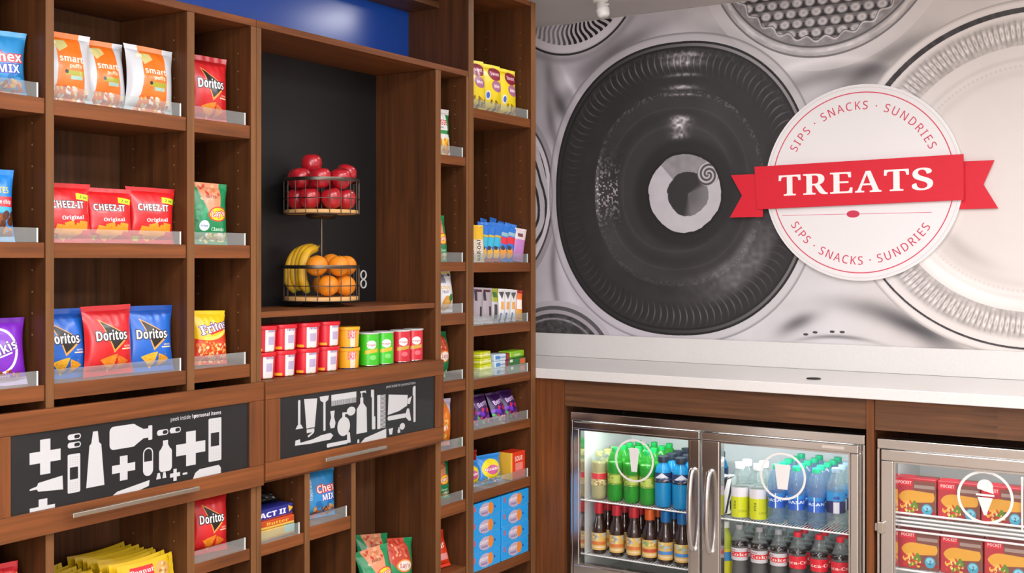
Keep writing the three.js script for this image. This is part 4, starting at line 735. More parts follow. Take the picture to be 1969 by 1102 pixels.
// ---------------------------------------------------------------- cups and tubes on the drawer ledge
{
  const cupMat = (draw) => phys({ map: canvasTex(768, 256, draw), roughness: 0.35, clearcoat: 0.3, clearcoatRoughness: 0.25 });
  const redCup = cupMat((c, w, h) => { c.fillStyle = '#d4152b'; c.fillRect(0, 0, w, h); c.fillStyle = '#e8dcd8'; c.fillRect(400, 22, 110, 210); txt(c, 'ramen', 468, 60, 30, '#5a3a9a', {}); c.fillStyle = '#b8a8c8'; c.fillRect(430, 84, 70, 26); oval(c, 458, 178, 50, 46, '#e9d9a2'); oval(c, 446, 150, 16, 10, '#4c8a34'); c.fillStyle = '#fff'; c.fillRect(404, 26, 16, 100); c.fillStyle = '#f2b12a'; c.fillRect(300, 120, 74, 18); c.fillStyle = '#a80f24'; c.fillRect(250, 100, 40, 130); });
  const lidRed = std(0xd81a2c, 0.35), lidYellow = std(0xe9a91c, 0.4);
  const yelCup = cupMat((c, w, h) => { c.fillStyle = '#efab1c'; c.fillRect(0, 0, w, h); c.fillStyle = '#f4d8c4'; c.fillRect(400, 40, 60, 120); txt(c, 'EASY', 420, 80, 46, '#e0508a', {}); c.fillStyle = '#3a6ac8'; c.fillRect(300, 150, 150, 44); txt(c, 'cheese', 380, 172, 30, '#cfe0f8', {}); });
  const cup = (name, label, group, mat, lid, r, h, p) => {
    const t = thing(name, label, 'food cup', p, OUT - 0.76, group);
    part('cup_wall', lathe([[0.001, 0], [r * 0.84, 0], [r * 0.9, 0.005], [r * 0.97, h * 0.84], [r * 0.97, h * 0.85]]), mat, t);
    part('lid', lathe([[r * 0.975, h * 0.85], [r * 1.03, h * 0.855], [r * 1.03, h * 0.995], [r * 0.99, h], [0.001, h]]), lid, t); return t;
  };
  const Y = 1.019, H = 0.0825; let proto = null;
  const place = ['by the left post', 'second from the left post', 'third from the left post', 'beside the yellow cups'];
  [2.637, 2.733, 2.838, 2.942].forEach((a, i) => [0, 1].forEach(j => {
    const label = `${j ? 'upper' : 'lower'} red noodle cup of the stack ${place[i]}`, p = [-2.618 - 0.004 * (i % 2), Y + j * (H + 0.0008), a + 0.004 * j];
    if (!proto) proto = cup('noodle_cup', label, 'red noodle cups', redCup, lidRed, 0.0465, H, p); else copy(proto, p, OUT - 0.76 + 0.12 * Math.sin(i * 2 + j), label, 'red noodle cups');
  }));
  [0, 1].forEach(j => cup('cheese_cup', (j ? 'upper' : 'lower') + ' yellow macaroni cup of the two stacked', 'yellow macaroni cups', yelCup, lidYellow, 0.041, 0.071, [-2.612, Y + j * 0.0718, 3.046]));
  const canTex = (base, band) => phys({ map: canvasTex(768, 384, (c, w, h) => { c.fillStyle = base; c.fillRect(0, 0, w, h); oval(c, 384, 130, 62, 52, '#f2ece6'); txt(c, 'Pringles', 384, 132, 32, '#a01e28', { font: 'serif' }); c.fillStyle = band; c.beginPath(); c.moveTo(300, 200); c.lineTo(468, 176); c.lineTo(468, 220); c.lineTo(300, 244); c.fill(); oval(c, 400, 286, 44, 30, 'rgba(255,255,255,0.35)'); }), roughness: 0.35, clearcoat: 0.4, clearcoatRoughness: 0.2 });
  const can = (label, mat, group, p) => {
    const t = thing('chip_tube', label, 'chip can', p, OUT - 0.55, group), r = 0.036, h = 0.117;
    part('tube_wall', lathe([[r, 0.003], [r, h - 0.004]]), mat, t); part('rim', lathe([[0.001, 0], [r * 1.02, 0], [r * 1.03, 0.0035], [r, 0.0045]]), steelBright, t);
    part('plastic_lid', lathe([[r, h - 0.005], [r * 1.05, h - 0.004], [r * 1.05, h], [r * 0.98, h + 0.001], [0.001, h + 0.0005]]), phys({ color: 0xe8e6e4, roughness: 0.3, transmission: 0.3, thickness: 0 }), t); return t;
  };
  const green = canTex('#3cc41c', '#e0b82a'), red = canTex('#d21c2e', '#c8a23a');
  can('green chip tube beside the yellow cups', green, 'short chip tubes', [-2.61, Y, 3.155]); can('green chip tube beside the red tubes', green, 'short chip tubes', [-2.61, Y, 3.238]);
  can('red chip tube beside the green tubes', red, 'short chip tubes', [-2.61, Y, 3.335]); can('red chip tube nearest the niche divider', red, 'short chip tubes', [-2.61, Y, 3.413]);
}

// ---------------------------------------------------------------- two-tier fruit stand
{
  const o = [-2.708, 1.2315, 3.02], R = 0.13;
  const st = thing('fruit_stand', 'dark wire two-tier fruit stand with pale wooden basket floors', 'fruit stand', o, 0);
  const palewood = std(0xd6a565, 0.6);
  const ringAt = (y, r, w, hgt) => lathe([[r - w, y], [r + w, y], [r + w, y + hgt], [r - w, y + hgt], [r - w, y]], 48);
  part('foot', lathe([[0.001, 0], [0.075, 0], [0.078, 0.004], [0.06, 0.012], [0.03, 0.016], [0.001, 0.016]], 40), wireMetal, st);
  part('pole', rod([0, 0.012, 0], [0, 0.44, 0], 0.0045, 12), wireMetal, st);
  for (const [name, y0] of [['lower_basket', 0.02], ['upper_basket', 0.318]]) {
    const b = new THREE.Group(); b.name = name; st.add(b);
    part('basket_floor', lathe([[0.001, y0], [R - 0.006, y0], [R - 0.004, y0 + 0.001], [R - 0.004, y0 + 0.013], [R - 0.008, y0 + 0.0135], [0.001, y0 + 0.0135]], 48), palewood, b);
    part('rim', ringAt(y0 + 0.11, R, 0.0015, 0.012), wireMetal, b); part('ring', ringAt(y0 + 0.05, R, 0.0016, 0.003), wireMetal, b); part('ring', ringAt(y0 - 0.002, R, 0.0016, 0.003), wireMetal, b);
    if (y0 > 0.1) part('hub', lathe([[0.001, y0 - 0.016], [0.045, y0 - 0.016], [0.055, y0 - 0.004], [0.055, y0 - 0.001], [0.001, y0 - 0.001]], 36), wireMetal, b);
    for (let i = 0; i < 20; i++) { const t = i / 20 * Math.PI * 2; part('wire', rod([R * Math.cos(t), y0 - 0.001, R * Math.sin(t)], [R * Math.cos(t), y0 + 0.112, R * Math.sin(t)], 0.0015, 6), wireMetal, b); }
  }
  // apples
  const appleMap = dataTex(256, 128, (u, v) => { const n = fbm(u * 30, v * 4), m = fbm(u * 6 + 3, v * 6); const y = sm(0.62, 0.8, m) * 0.6 + 0.14 * n; return [178 + 40 * y, 18 + 90 * y * y + 12 * n, 36 + 20 * y]; });
  const appleMat = phys({ map: appleMap, roughness: 0.35, clearcoat: 0.6, clearcoatRoughness: 0.15 }), stemMat = std(0x4c3420, 0.8);
  const ag = lathe([[0.001, 0.006], [0.008, 0.001], [0.016, 0.0], [0.027, 0.008], [0.034, 0.022], [0.0365, 0.037], [0.034, 0.052], [0.027, 0.063], [0.017, 0.067], [0.008, 0.0635], [0.001, 0.057]], 24); ag.translate(0, -0.0345, 0);
  let aProto = null;
  const apples = [];
  const fl = 0.318 + 0.0135;
  for (let i = 0; i < 7; i++) apples.push([0.085, fl, i / 7 * 6.283 + 0.2, ['at the counter side', 'behind the counter side', 'at the back', 'at the post side', 'before the post side', 'at the very front', 'at the front near the divider'][i], 'bottom layer']);
  for (let i = 0; i < 7; i++) apples.push([0.086, fl + (i ? 0.069 : 0.088), i / 7 * 6.283 + 0.65, ['at the counter side', 'behind the counter side', 'at the back', 'at the post side', 'before the post side', 'at the very front', 'at the front near the divider'][i], 'upper layer']);
  const world = (r, y, t) => [o[0] + r * Math.sin(t), o[1] + y, o[2] + r * Math.cos(t)];
  apples.push([0.035, fl + 0.122, 4.2, 'crowning', 'heap']);
  apples.forEach(([r, y, t, w, lay]) => {
    const label = lay.startsWith('heap') ? `red apple ${w} the ${lay} in the upper basket` : `red apple ${w} of the upper basket, ${lay}`;
    const p = world(r, y, t);
    p[1] += 0.0385;
    if (!aProto) { aProto = thing('apple', label, 'apple', p, 0, 'red apples in the upper basket'); part('flesh', ag, appleMat, aProto); part('stem', rod([0, 0.0215, 0], [0.003, 0.0385, 0.001], 0.0014, 6), stemMat, aProto); }
    else { const q = copy(aProto, p, rnd() * 6, label, 'red apples in the upper basket'); q.rotation.z = rr(-0.22, 0.22); q.rotation.x = rr(-0.22, 0.22); }
  });
  // oranges
  const peel = std(0xe98a17, 0.5, 0, { bumpMap: dataTex(256, 128, (u, v) => { const n = hash((u * 128) | 0, (v * 64) | 0) * 160 + 60; return [n, n, n]; }, false), bumpScale: 0.0006 });
  const og = new THREE.SphereGeometry(0.0368, 32, 22); og.scale(1, 0.95, 1); 
  const fo = 0.02 + 0.0135; let oProto = null;
  const oranges = [[0.086, fo, 0.25, 'facing the counter, bottom layer'], [0.086, fo, 1.2, 'at the front near the divider, bottom layer'], [0.086, fo, 2.15, 'at the front, bottom layer'], [0.086, fo, 5.6, 'at the back, bottom layer'], [0.085, fo + 0.067, 0.72, 'towards the divider, upper layer'], [0.085, fo + 0.067, 1.66, 'at the front, upper layer'], [0.084, fo + 0.068, 2.6, 'towards the post, upper layer'], [0.078, fo + 0.074, 6.0, 'at the back, upper layer']];
  for (const [r, y, t, w] of oranges) {
    const p = world(r, y + 0.0385, t), label = `orange ${w} of the lower basket`;
    if (!oProto) { oProto = thing('orange', label, 'orange', p, 0, 'oranges in the lower basket'); part('peel', og, peel, oProto); const s = lathe([[0.001, 0.0372], [0.004, 0.0372], [0.004, 0.0360]], 8); part('stem_end', s, std(0x5c6a2a, 0.8), oProto); }
    else { const q = copy(oProto, p, rnd() * 6, label, 'oranges in the lower basket'); q.rotation.z = rr(-0.5, 0.5); q.rotation.x = rr(-0.3, 0.5); }
  }
  // bananas
  const bn = thing('banana_bunch', 'bunch of yellow bananas with greenish stalk leaning on the oranges', 'bananas', world(0.070, fo + 0.004, 3.9));
  const bMap = dataTex(64, 256, (u, v) => { const gr = sm(0.12, 0.0, v) + sm(0.86, 1, v), n = fbm(u * 8, v * 20); return [cl(226 - 60 * gr - 16 * n), cl(178 - 16 * gr - 18 * n), cl(34 + 8 * n)]; });
  const bMat = std(0xffffff, 0.5, 0, { map: bMap });
  [[-0.030, 0.0, 0.0], [-0.010, 0.006, 0.008], [0.010, 0.006, 0.008], [0.030, 0.0, 0.0]].forEach(([dz, dx, dy]) => {
    const crown = [0.092, 0.172, 0.0];
    const pts = [[dx + 0.0, 0.012 + dy, dz], [dx - 0.026, 0.05 + dy, dz * 1.1], [dx - 0.026, 0.1 + dy, dz], [dx + 0.002, 0.145 + dy, dz * 0.8], [crown[0] - 0.01, crown[1] - 0.004, crown[2] + dz * 0.25], crown].map(([p, q, r]) => [r, q, -p]);
    const g = tube(pts, 0.0165, 36, 9), P = g.attributes.position, U = g.attributes.uv, curve = new THREE.CatmullRomCurve3(pts.map(p => new THREE.Vector3(...p)));
    for (let i = 0; i < P.count; i++) { const s = U.getX(i), k = Math.min(1, 0.32 + Math.pow(Math.sin(Math.PI * Math.min(1, s * 1.05 + 0.02)), 0.5)) * (s > 0.85 ? 0.45 : 1), c = curve.getPointAt(Math.min(1, s)); P.setXYZ(i, c.x + (P.getX(i) - c.x) * k, c.y + (P.getY(i) - c.y) * k, c.z + (P.getZ(i) - c.z) * k); U.setXY(i, U.getY(i), s); }
    g.computeVertexNormals(); part('banana', g, bMat, bn);
  });
}
// ---------------------------------------------------------------- glass door fridges under the counter
const AF = 4.236;                          // front plane of the doors
const glassPane = phys({ color: 0xffffff, roughness: 0.02, transmission: 1, thickness: 0, ior: 1.35 });
const liner = std(0xe6e9e6, 0.5), wireWhite = std(0xe9e8e4, 0.45), decalWhite = std(0xe6e2de, 0.5);
const decalRing = (x, y, r, w) => { const g = lathe([[r - w, 0], [r, 0], [r, 0.0006], [r - w, 0.0006], [r - w, 0]], 64); g.rotateX(Math.PI / 2); g.translate(x, y, 0); return g; };
function fridgeBody(t, o, x0, x1, y0, y1, aBack) {
  const A0 = AF + 0.045, W = 0.03;
  part('body_side', box(x0, x0 + W, y0, y1, A0, aBack, { o }), steel, t); part('body_side', box(x1 - W, x1, y0, y1, A0, aBack, { o }), steel, t);
  part('body_top', box(x0 + W, x1 - W, y1 - 0.03, y1, A0, aBack, { o }), steel, t); part('body_floor', box(x0 + W, x1 - W, y0, y0 + 0.022, A0, aBack, { o }), steel, t);
  part('liner_back', box(x0 + W, x1 - W, y0 + 0.022, y1 - 0.03, aBack - 0.03, aBack - 0.005, { r: 0, o }), liner, t);
  part('liner_side', box(x0 + W, x0 + W + 0.004, y0 + 0.022, y1 - 0.03, A0 + 0.001, aBack - 0.03, { r: 0, o }), liner, t); part('liner_side', box(x1 - W - 0.004, x1 - W, y0 + 0.022, y1 - 0.03, A0 + 0.001, aBack - 0.03, { r: 0, o }), liner, t);
  part('liner_top', box(x0 + W, x1 - W, y1 - 0.034, y1 - 0.03, A0 + 0.001, aBack - 0.03, { r: 0, o }), liner, t);
  part('top_rail', box(x0, x1, y1 - 0.036, y1, AF + 0.004, A0 - 0.001, { r: 0.004, o }), steel, t);
  part('side_rail', box(x0, x0 + 0.010, y0, y1 - 0.0365, AF + 0.006, A0 - 0.001, { r: 0.002, o }), steel, t); part('side_rail', box(x1 - 0.010, x1, y0, y1 - 0.0365, AF + 0.006, A0 - 0.001, { r: 0.002, o }), steel, t);
}
function door(t, o, [x0, x1, y0, y1], [g0, g1, h0, h1], handleX, hinge) {
  const d = new THREE.Group(); d.name = 'door'; t.add(d); const B = AF + 0.038;
  part('door_rail', box(x0, x1, h1, y1, AF, B, { r: 0.005, o }), steel, d); part('door_rail', box(x0, x1, y0, h0, AF, B, { r: 0.005, o }), steel, d);
  part('door_stile', box(x0, g0, h0, h1, AF, B, { r: 0.005, o }), steel, d); part('door_stile', box(g1, x1, h0, h1, AF, B, { r: 0.005, o }), steel, d);
  part('glazing_bead', merge(box(g0, g0 + 0.006, h0, h1, AF + 0.004, B, { r: 0, o }), box(g1 - 0.006, g1, h0, h1, AF + 0.004, B, { r: 0, o }), box(g0 + 0.006, g1 - 0.006, h1 - 0.006, h1, AF + 0.004, B, { r: 0, o }), box(g0 + 0.006, g1 - 0.006, h0, h0 + 0.006, AF + 0.004, B, { r: 0, o })), steelBright, d);
  const p = new THREE.PlaneGeometry(g1 - g0 - 0.012, h1 - h0 - 0.012); p.translate((g0 + g1) / 2 - o[0], (h0 + h1) / 2 - o[1], -(AF + 0.014) + o[2]);
  part('glass_pane', p, glassPane, d);
  if (handleX !== null) {
    const zf = -AF + o[2], X = handleX - o[0], yt = 0.565 - o[1], yb = 0.245 - o[1];
    const g = tube([[X, yt, zf - 0.004], [X, yt - 0.004, zf + 0.014], [X, yt - 0.05, zf + 0.034], [X, (yt + yb) / 2, zf + 0.044], [X, yb + 0.05, zf + 0.034], [X, yb + 0.004, zf + 0.014], [X, yb, zf - 0.004]], 0.009, 48, 12);
    g.translate(-X, 0, 0); g.scale(1.25, 1, 1); g.translate(X, 0, 0); part('handle', g, steelBright, d);
  }
  if (hinge !== undefined) part('hinge', merge(box(hinge - 0.012, hinge + 0.012, 0.405, 0.447, AF - 0.018, AF + 0.0, { r: 0.003, o }), box(hinge - 0.022, hinge - 0.008, 0.412, 0.44, AF - 0.012, AF + 0.012, { r: 0.003, o })), nickel, d);
  return d;
}
function wireShelf(t, o, x0, x1, a0, a1, y) {
  const l = [rod([x0 - o[0], y, -a0 + o[2]], [x1 - o[0], y, -a0 + o[2]], 0.0032, 8), rod([x0 - o[0], y, -a1 + o[2]], [x1 - o[0], y, -a1 + o[2]], 0.0032, 8), rod([x0 - o[0], y - 0.001, -(a0 + a1) / 2 + o[2]], [x1 - o[0], y - 0.001, -(a0 + a1) / 2 + o[2]], 0.003, 6)];
  for (let x = x0 + 0.006; x < x1; x += 0.0125) l.push(rod([x - o[0], y + 0.0035, -a0 + o[2]], [x - o[0], y + 0.0035, -a1 + o[2]], 0.0016, 5));
  for (const x of [x0, x1]) l.push(rod([x - o[0], y, -a0 + o[2]], [x - o[0], y, -a1 + o[2]], 0.003, 6));
  part('wire_shelf', merge(l), wireWhite, t);
}
function ledStrip(t, o, x0, x1, y, a, power = LAMP.fridge) {     // lamp tube under the top of the cabinet, aimed down and back
  part('led_strip', box(x0, x1, y - 0.008, y, a, a + 0.018, { r: 0.003, o }), std(0xffffff, 0.5, 0, { emissive: 0xf4fbff, emissiveIntensity: 5 }), t);
  const L = new THREE.RectAreaLight(0xf2faff, power, x1 - x0, 0.03); L.position.set((x0 + x1) / 2, y - 0.012, -(a + 0.012)); L.lookAt((x0 + x1) / 2, y - 1, -(a + 0.55)); scene.add(L);
}
const fr = thing('glass_door_fridge', 'stainless fridge with two glass doors full of bottled drinks', 'fridge', [-1.79, 0.02, 4.5]);
{
  const o = [-1.79, 0.02, 4.5], t = fr;
  fridgeBody(t, o, -2.412, -1.178, 0.02, 0.752, 4.775);
  const d1 = door(t, o, [-2.398, -1.824, 0.045, 0.714], [-2.368, -1.868, 0.112, 0.682], -1.850);
  const d2 = door(t, o, [-1.816, -1.200, 0.045, 0.714], [-1.742, -1.232, 0.112, 0.682], -1.778);
  const Z = -(AF + 0.0125) + o[2];
  let g = decalRing(-2.116 - o[0], 0.571 - o[1], 0.088, 0.0085); g.translate(0, 0, Z); part('decal_ring', g, decalWhite, d1);
  g = extrude([[-0.024, 0.048], [-0.015, 0.052], [0.012, 0.052], [0.022, 0.047], [0.012, -0.046], [-0.013, -0.046]], 0.0006); g.translate(-2.116 - o[0], 0.571 - o[1], Z); part('decal_cup', g, decalWhite, d1);
  g = decalRing(-1.490 - o[0], 0.570 - o[1], 0.090, 0.0085); g.translate(0, 0, Z); part('decal_ring', g, decalWhite, d2);
  g = extrude([[-0.032, 0.044], [0.030, 0.044], [0.018, -0.050], [-0.020, -0.050]], 0.0006); g.translate(-1.490 - o[0], 0.570 - o[1], Z); part('decal_cup', g, decalWhite, d2);
  part('nameplate', box(-1.335, -1.252, 0.694, 0.704, AF - 0.0014, AF - 0.0002, { r: 0, o }), phys({ map: canvasTex(256, 32, (c, w, h) => { c.fillStyle = '#cbbfb4'; c.fillRect(0, 0, w, h); for (let i = 0; i < 9; i++) { c.fillStyle = '#4a423c'; c.fillRect(20 + i * 24, 8, 14, 16); } }), roughness: 0.4 }), d2);
  const O = { };
  wireShelf(t, [o[0], 0.02, o[2]], -2.376, -1.83, 4.30, 4.735, 0.372 - 0.02);
  wireShelf(t, [o[0], 0.02, o[2]], -1.785, -1.214, 4.30, 4.735, 0.368 - 0.02);
  part('centre_post', box(-1.828, -1.790, 0.043, 0.721, AF + 0.047, AF + 0.085, { r: 0.003, o }), liner, t);
  ledStrip(t, o, -2.35, -1.85, 0.716, 4.296); ledStrip(t, o, -1.77, -1.24, 0.716, 4.296);
}
// ---- bottles
const clear = phys({ color: 0xf4faf8, roughness: 0.06, transmission: 0.92, thickness: 0, ior: 1.3 });
function bottleKind(name, label, cat, group, { body, capCol, capR, capY, labelTex, lab, liquid, cover }, p) {
  const t = thing(name, label, cat, p, 0.35, group);
  part('bottle_wall', lathe(body.pts, 24), body.mat, t);
  if (liquid) part('drink', lathe(liquid.pts, 24), liquid.mat, t);
  part('cap', lathe([[0.001, capY[1]], [capR * 0.93, capY[1]], [capR, capY[1] - 0.002], [capR, capY[0]], [capR * 0.9, capY[0] - 0.001], [0.001, capY[0] - 0.001]].reverse(), 20), capCol, t);
  if (labelTex) part('label_wrap', lathe(lab.map(([r, y]) => [r, y]), 28), labelTex, t);
  return t;
}
const wrapMat = (draw, w = 512, h = 256) => phys({ map: canvasTex(w, h, draw), roughness: 0.4, clearcoat: 0.3, clearcoatRoughness: 0.2, side: THREE.DoubleSide });
const plast = (c, r = 0.4) => std(c, r);
const soda = (R, H) => [[0.001, 0.004], [R * 0.6, 0], [R * 0.85, 0.002], [R, 0.02], [R * 0.98, 0.06], [R * 0.9, 0.09], [R * 0.97, 0.115], [R, 0.15], [R * 0.9, 0.172], [R * 0.6, 0.2], [R * 0.4, H - 0.018], [R * 0.4, H - 0.012]];
const cut = (pts, y, k = 0.95) => { const l = pts.filter(p => p[1] < y).map(([r, q]) => [r * k, q + 0.0015]); const n = l.length; l.push([l[n - 1][0] * 0.98, y], [0.001, y]); return l; };
const R = 0.0335;
const kinds = {
  lime: { body: { pts: soda(R, 0.225), mat: phys({ color: 0x5ee060, roughness: 0.08, transmission: 0.75, thickness: 0, ior: 1.3 }) }, liquid: { pts: cut(soda(R, 0.225), 0.17), mat: phys({ color: 0x58c83c, roughness: 0.25, transmission: 0.55, thickness: 0 }) }, capCol: plast(0x17b254), capR: 0.0148, capY: [0.206, 0.224],
    labelTex: wrapMat((c, w, h) => { c.fillStyle = '#7f9c2c'; c.fillRect(0, 0, w, h); c.fillStyle = '#b8cc5c'; c.fillRect(200, 30, 120, 180); specks(c, 0, 0, w, h, 40, ['#a8c04a', '#5c8a28', '#d8dc8c'], 8, 22); }), lab: [[R * 0.965, 0.072], [R * 0.94, 0.09], [R * 0.99, 0.118]] },
  yellow: { body: { pts: soda(R, 0.2), mat: clear }, liquid: { pts: cut(soda(R, 0.2), 0.16), mat: phys({ color: 0xd2c27c, roughness: 0.35, transmission: 0.3, thickness: 0 }) }, capCol: plast(0xd6d06a), capR: 0.0165, capY: [0.18, 0.2],
    labelTex: wrapMat((c, w, h) => { c.fillStyle = '#c8b47a'; c.fillRect(0, 0, w, h); c.fillStyle = '#d83a40'; c.fillRect(150, 20, 220, 110); specks(c, 140, 130, 240, 110, 26, ['#e8d8a8', '#8a7a3c'], 10, 24); }), lab: [[R * 1.01, 0.06], [R * 1.0, 0.115]] },
  sport: { body: { pts: [[0.001, 0.003], [0.026, 0], [0.034, 0.006], [0.0355, 0.03], [0.0355, 0.1], [0.033, 0.108], [0.035, 0.118], [0.0355, 0.14], [0.028, 0.166], [0.019, 0.18], [0.019, 0.186]], mat: phys({ color: 0x22a4de, roughness: 0.15, transmission: 0.35, thickness: 0 }) }, capCol: plast(0x2c3440), capR: 0.0225, capY: [0.184, 0.208],
    labelTex: wrapMat((c, w, h) => { c.fillStyle = '#2c3c66'; c.fillRect(0, 0, w, h); c.fillStyle = '#dfe6ee'; c.beginPath(); c.moveTo(170, 90); c.lineTo(250, 0); c.lineTo(330, 90); c.fill(); specks(c, 0, 70, w, 150, 60, ['#8a8f96', '#1c2440', '#b8a68c', '#4a5a8a'], 10, 24); c.fillStyle = '#141a20'; c.fillRect(0, 210, w, 46); }), lab: [[0.0362, 0.103], [0.0352, 0.112], [0.0362, 0.12], [0.0364, 0.143]] },
  coffee: { body: { pts: [[0.001, 0.003], [0.026, 0], [0.031, 0.005], [0.0315, 0.1], [0.029, 0.122], [0.019, 0.15], [0.0185, 0.166], [0.0185, 0.19]], mat: phys({ color: 0x2a140c, roughness: 0.1, clearcoat: 1, clearcoatRoughness: 0.05 }) }, capR: 0.0215, capY: [0.17, 0.214], lab: [[0.0322, 0.018], [0.0324, 0.09]] },
  cola: { body: { pts: soda(R, 0.235), mat: clear }, liquid: { pts: cut(soda(R, 0.235), 0.172, 0.985), mat: phys({ color: 0x190a06, roughness: 0.12, clearcoat: 0.6, clearcoatRoughness: 0.1 }) }, capR: 0.0148, capY: [0.216, 0.234], lab: [[R * 0.985, 0.098], [R * 0.99, 0.12], [R * 1.02, 0.146]] },
  vitamin: { body: { pts: [[0.001, 0.002], [0.03, 0], [0.034, 0.004], [0.034, 0.15], [0.028, 0.172], [0.017, 0.188], [0.017, 0.2]], mat: clear }, liquid: { pts: [[0.001, 0.003], [0.0325, 0.003], [0.0325, 0.118], [0.001, 0.118]], mat: phys({ color: 0xe6e8e0, roughness: 0.3, transmission: 0.4, thickness: 0 }) }, capCol: plast(0xf0f0ee), capR: 0.0195, capY: [0.194, 0.218],
    labelTex: wrapMat((c, w, h) => { c.fillStyle = '#d8d4d8'; c.fillRect(0, 0, w, 80); c.fillStyle = '#c6cc10'; c.fillRect(0, 80, w, h); c.save(); c.translate(205, 150); c.rotate(-Math.PI / 2); txt(c, 'vita', 0, 0, 40, '#4c5410', {}); c.restore(); txt(c, 'citrus', 290, 200, 34, '#8a9010', {}); c.fillStyle = '#8a8a30'; c.fillRect(330, 80, 8, h); }), lab: [[0.0346, 0.006], [0.0346, 0.122]] },
  water: { body: { pts: soda(0.034, 0.225), mat: phys({ color: 0xcfe4f2, roughness: 0.08, transmission: 0.88, thickness: 0, ior: 1.3 }) }, capCol: plast(0x22c48a), capR: 0.0155, capY: [0.206, 0.223],
    labelTex: wrapMat((c, w, h) => { c.fillStyle = '#1c58b8'; c.fillRect(0, 0, w, h); c.fillStyle = '#2b82c4'; c.fillRect(0, 0, w, 70); txt(c, 'DASANI', 256, 130, 70, '#d4e8f6', { rot: -0.04 }); c.fillStyle = '#dfeaf6'; c.fillRect(240, 0, 10, h); }), lab: [[0.0338, 0.06], [0.0315, 0.09], [0.0335, 0.117]] },
  spring: { body: { pts: soda(0.034, 0.235), mat: clear }, capCol: plast(0x9ab4c4), capR: 0.016, capY: [0.215, 0.232],
    labelTex: wrapMat((c, w, h) => { c.fillStyle = '#2c8cc8'; c.fillRect(0, 0, w, 120); oval(c, 256, 70, 30, 22, '#1c4c9a'); c.fillStyle = '#2c2a5c'; c.fillRect(180, 110, 150, 146); c.fillStyle = '#d0d2da'; c.fillRect(228, 120, 54, 136); }), lab: [[0.0345, 0.066], [0.0345, 0.145]] },
};
const rowsOf = ['front', 'second', 'third', 'fourth', 'fifth'];
function ranks(name, kind, cat, group, y, cols, rows, dA, lab, extra = {}, a0 = 4.335) {
  let proto = null;
  cols.forEach(([x, colName], i) => { for (let j = 0; j < rows; j++) {
    const p = [x + 0.003 * Math.sin(j * 2.3 + i), y, a0 + j * dA], label = `${lab} ${colName}, ${rowsOf[j]} in its file`;
    if (!proto) proto = bottleKind(name, label, cat, group, { ...kind, ...extra }, p); else copy(proto, p, 0.35 + 0.25 * Math.sin(i * 1.9 + j * 2.7), label, group);
  } });
}
const S1 = 0.3785, S2 = 0.3745, FL = 0.0425;
ranks('soda_bottle', kinds.yellow, 'bottle', 'yellow drink bottles', S1, [[-2.325, 'nearest the fridge side']], 3, 0.072, 'pale yellow drink bottle');
ranks('soda_bottle', kinds.lime, 'bottle', 'green soda bottles', S1, [[-2.248, 'beside the yellow bottles'], [-2.174, 'behind the cup decal'], [-2.101, 'beside the blue drinks']], 4, 0.072, 'green soda bottle');
ranks('sports_drink', kinds.sport, 'bottle', 'blue sports drinks', S1, [[-2.027, 'beside the green soda'], [-1.951, 'in the middle of the blue ones'], [-1.876, 'at the door edge']], 4, 0.077, 'bright blue sports drink');
const coffeeLabel = (top, mid) => wrapMat((c, w, h) => { c.fillStyle = '#dcb45c'; c.fillRect(0, 0, w, h); c.fillStyle = top; c.fillRect(190, 20, 60, 70); specks(c, 150, 10, 220, 110, 16, ['#e8cf86', '#c89a48', '#a8bcc8'], 10, 26); c.fillStyle = mid; c.fillRect(150, 130, 210, 50); c.fillStyle = '#e8cca0'; c.fillRect(160, 200, 190, 30); });
const cl1 = coffeeLabel('#9a8a8a', '#d87a3c'), cl2 = coffeeLabel('#8cb06a', '#c8502c'), cl3 = coffeeLabel('#7cc0a0', '#4a8cd0');
const foilRed = std(0xc2303c, 0.3, 0.3), foilOrange = std(0xd8622c, 0.3, 0.3), foilBlue = std(0x1f6fae, 0.3, 0.3);
ranks('coffee_bottle', kinds.coffee, 'bottle', 'red capped coffee bottles', FL + 0.106, [[-2.325, 'nearest the fridge side'], [-2.243, 'second from the fridge side'], [-2.163, 'third from the fridge side']], 3, 0.075, 'dark red-capped coffee drink bottle', { capCol: foilRed, labelTex: cl1 });
ranks('coffee_bottle', kinds.coffee, 'bottle', 'orange capped coffee bottles', FL + 0.106, [[-2.088, 'beside the blue-capped ones']], 3, 0.075, 'dark orange-capped coffee drink bottle', { capCol: foilOrange, labelTex: cl2 });
ranks('coffee_bottle', kinds.coffee, 'bottle', 'blue capped coffee bottles', FL + 0.106, [[-2.016, 'beside the orange-capped ones'], [-1.945, 'in the middle of the blue-capped'], [-1.875, 'at the door edge']], 3, 0.075, 'dark blue-capped coffee drink bottle', { capCol: foilBlue, labelTex: cl3 });
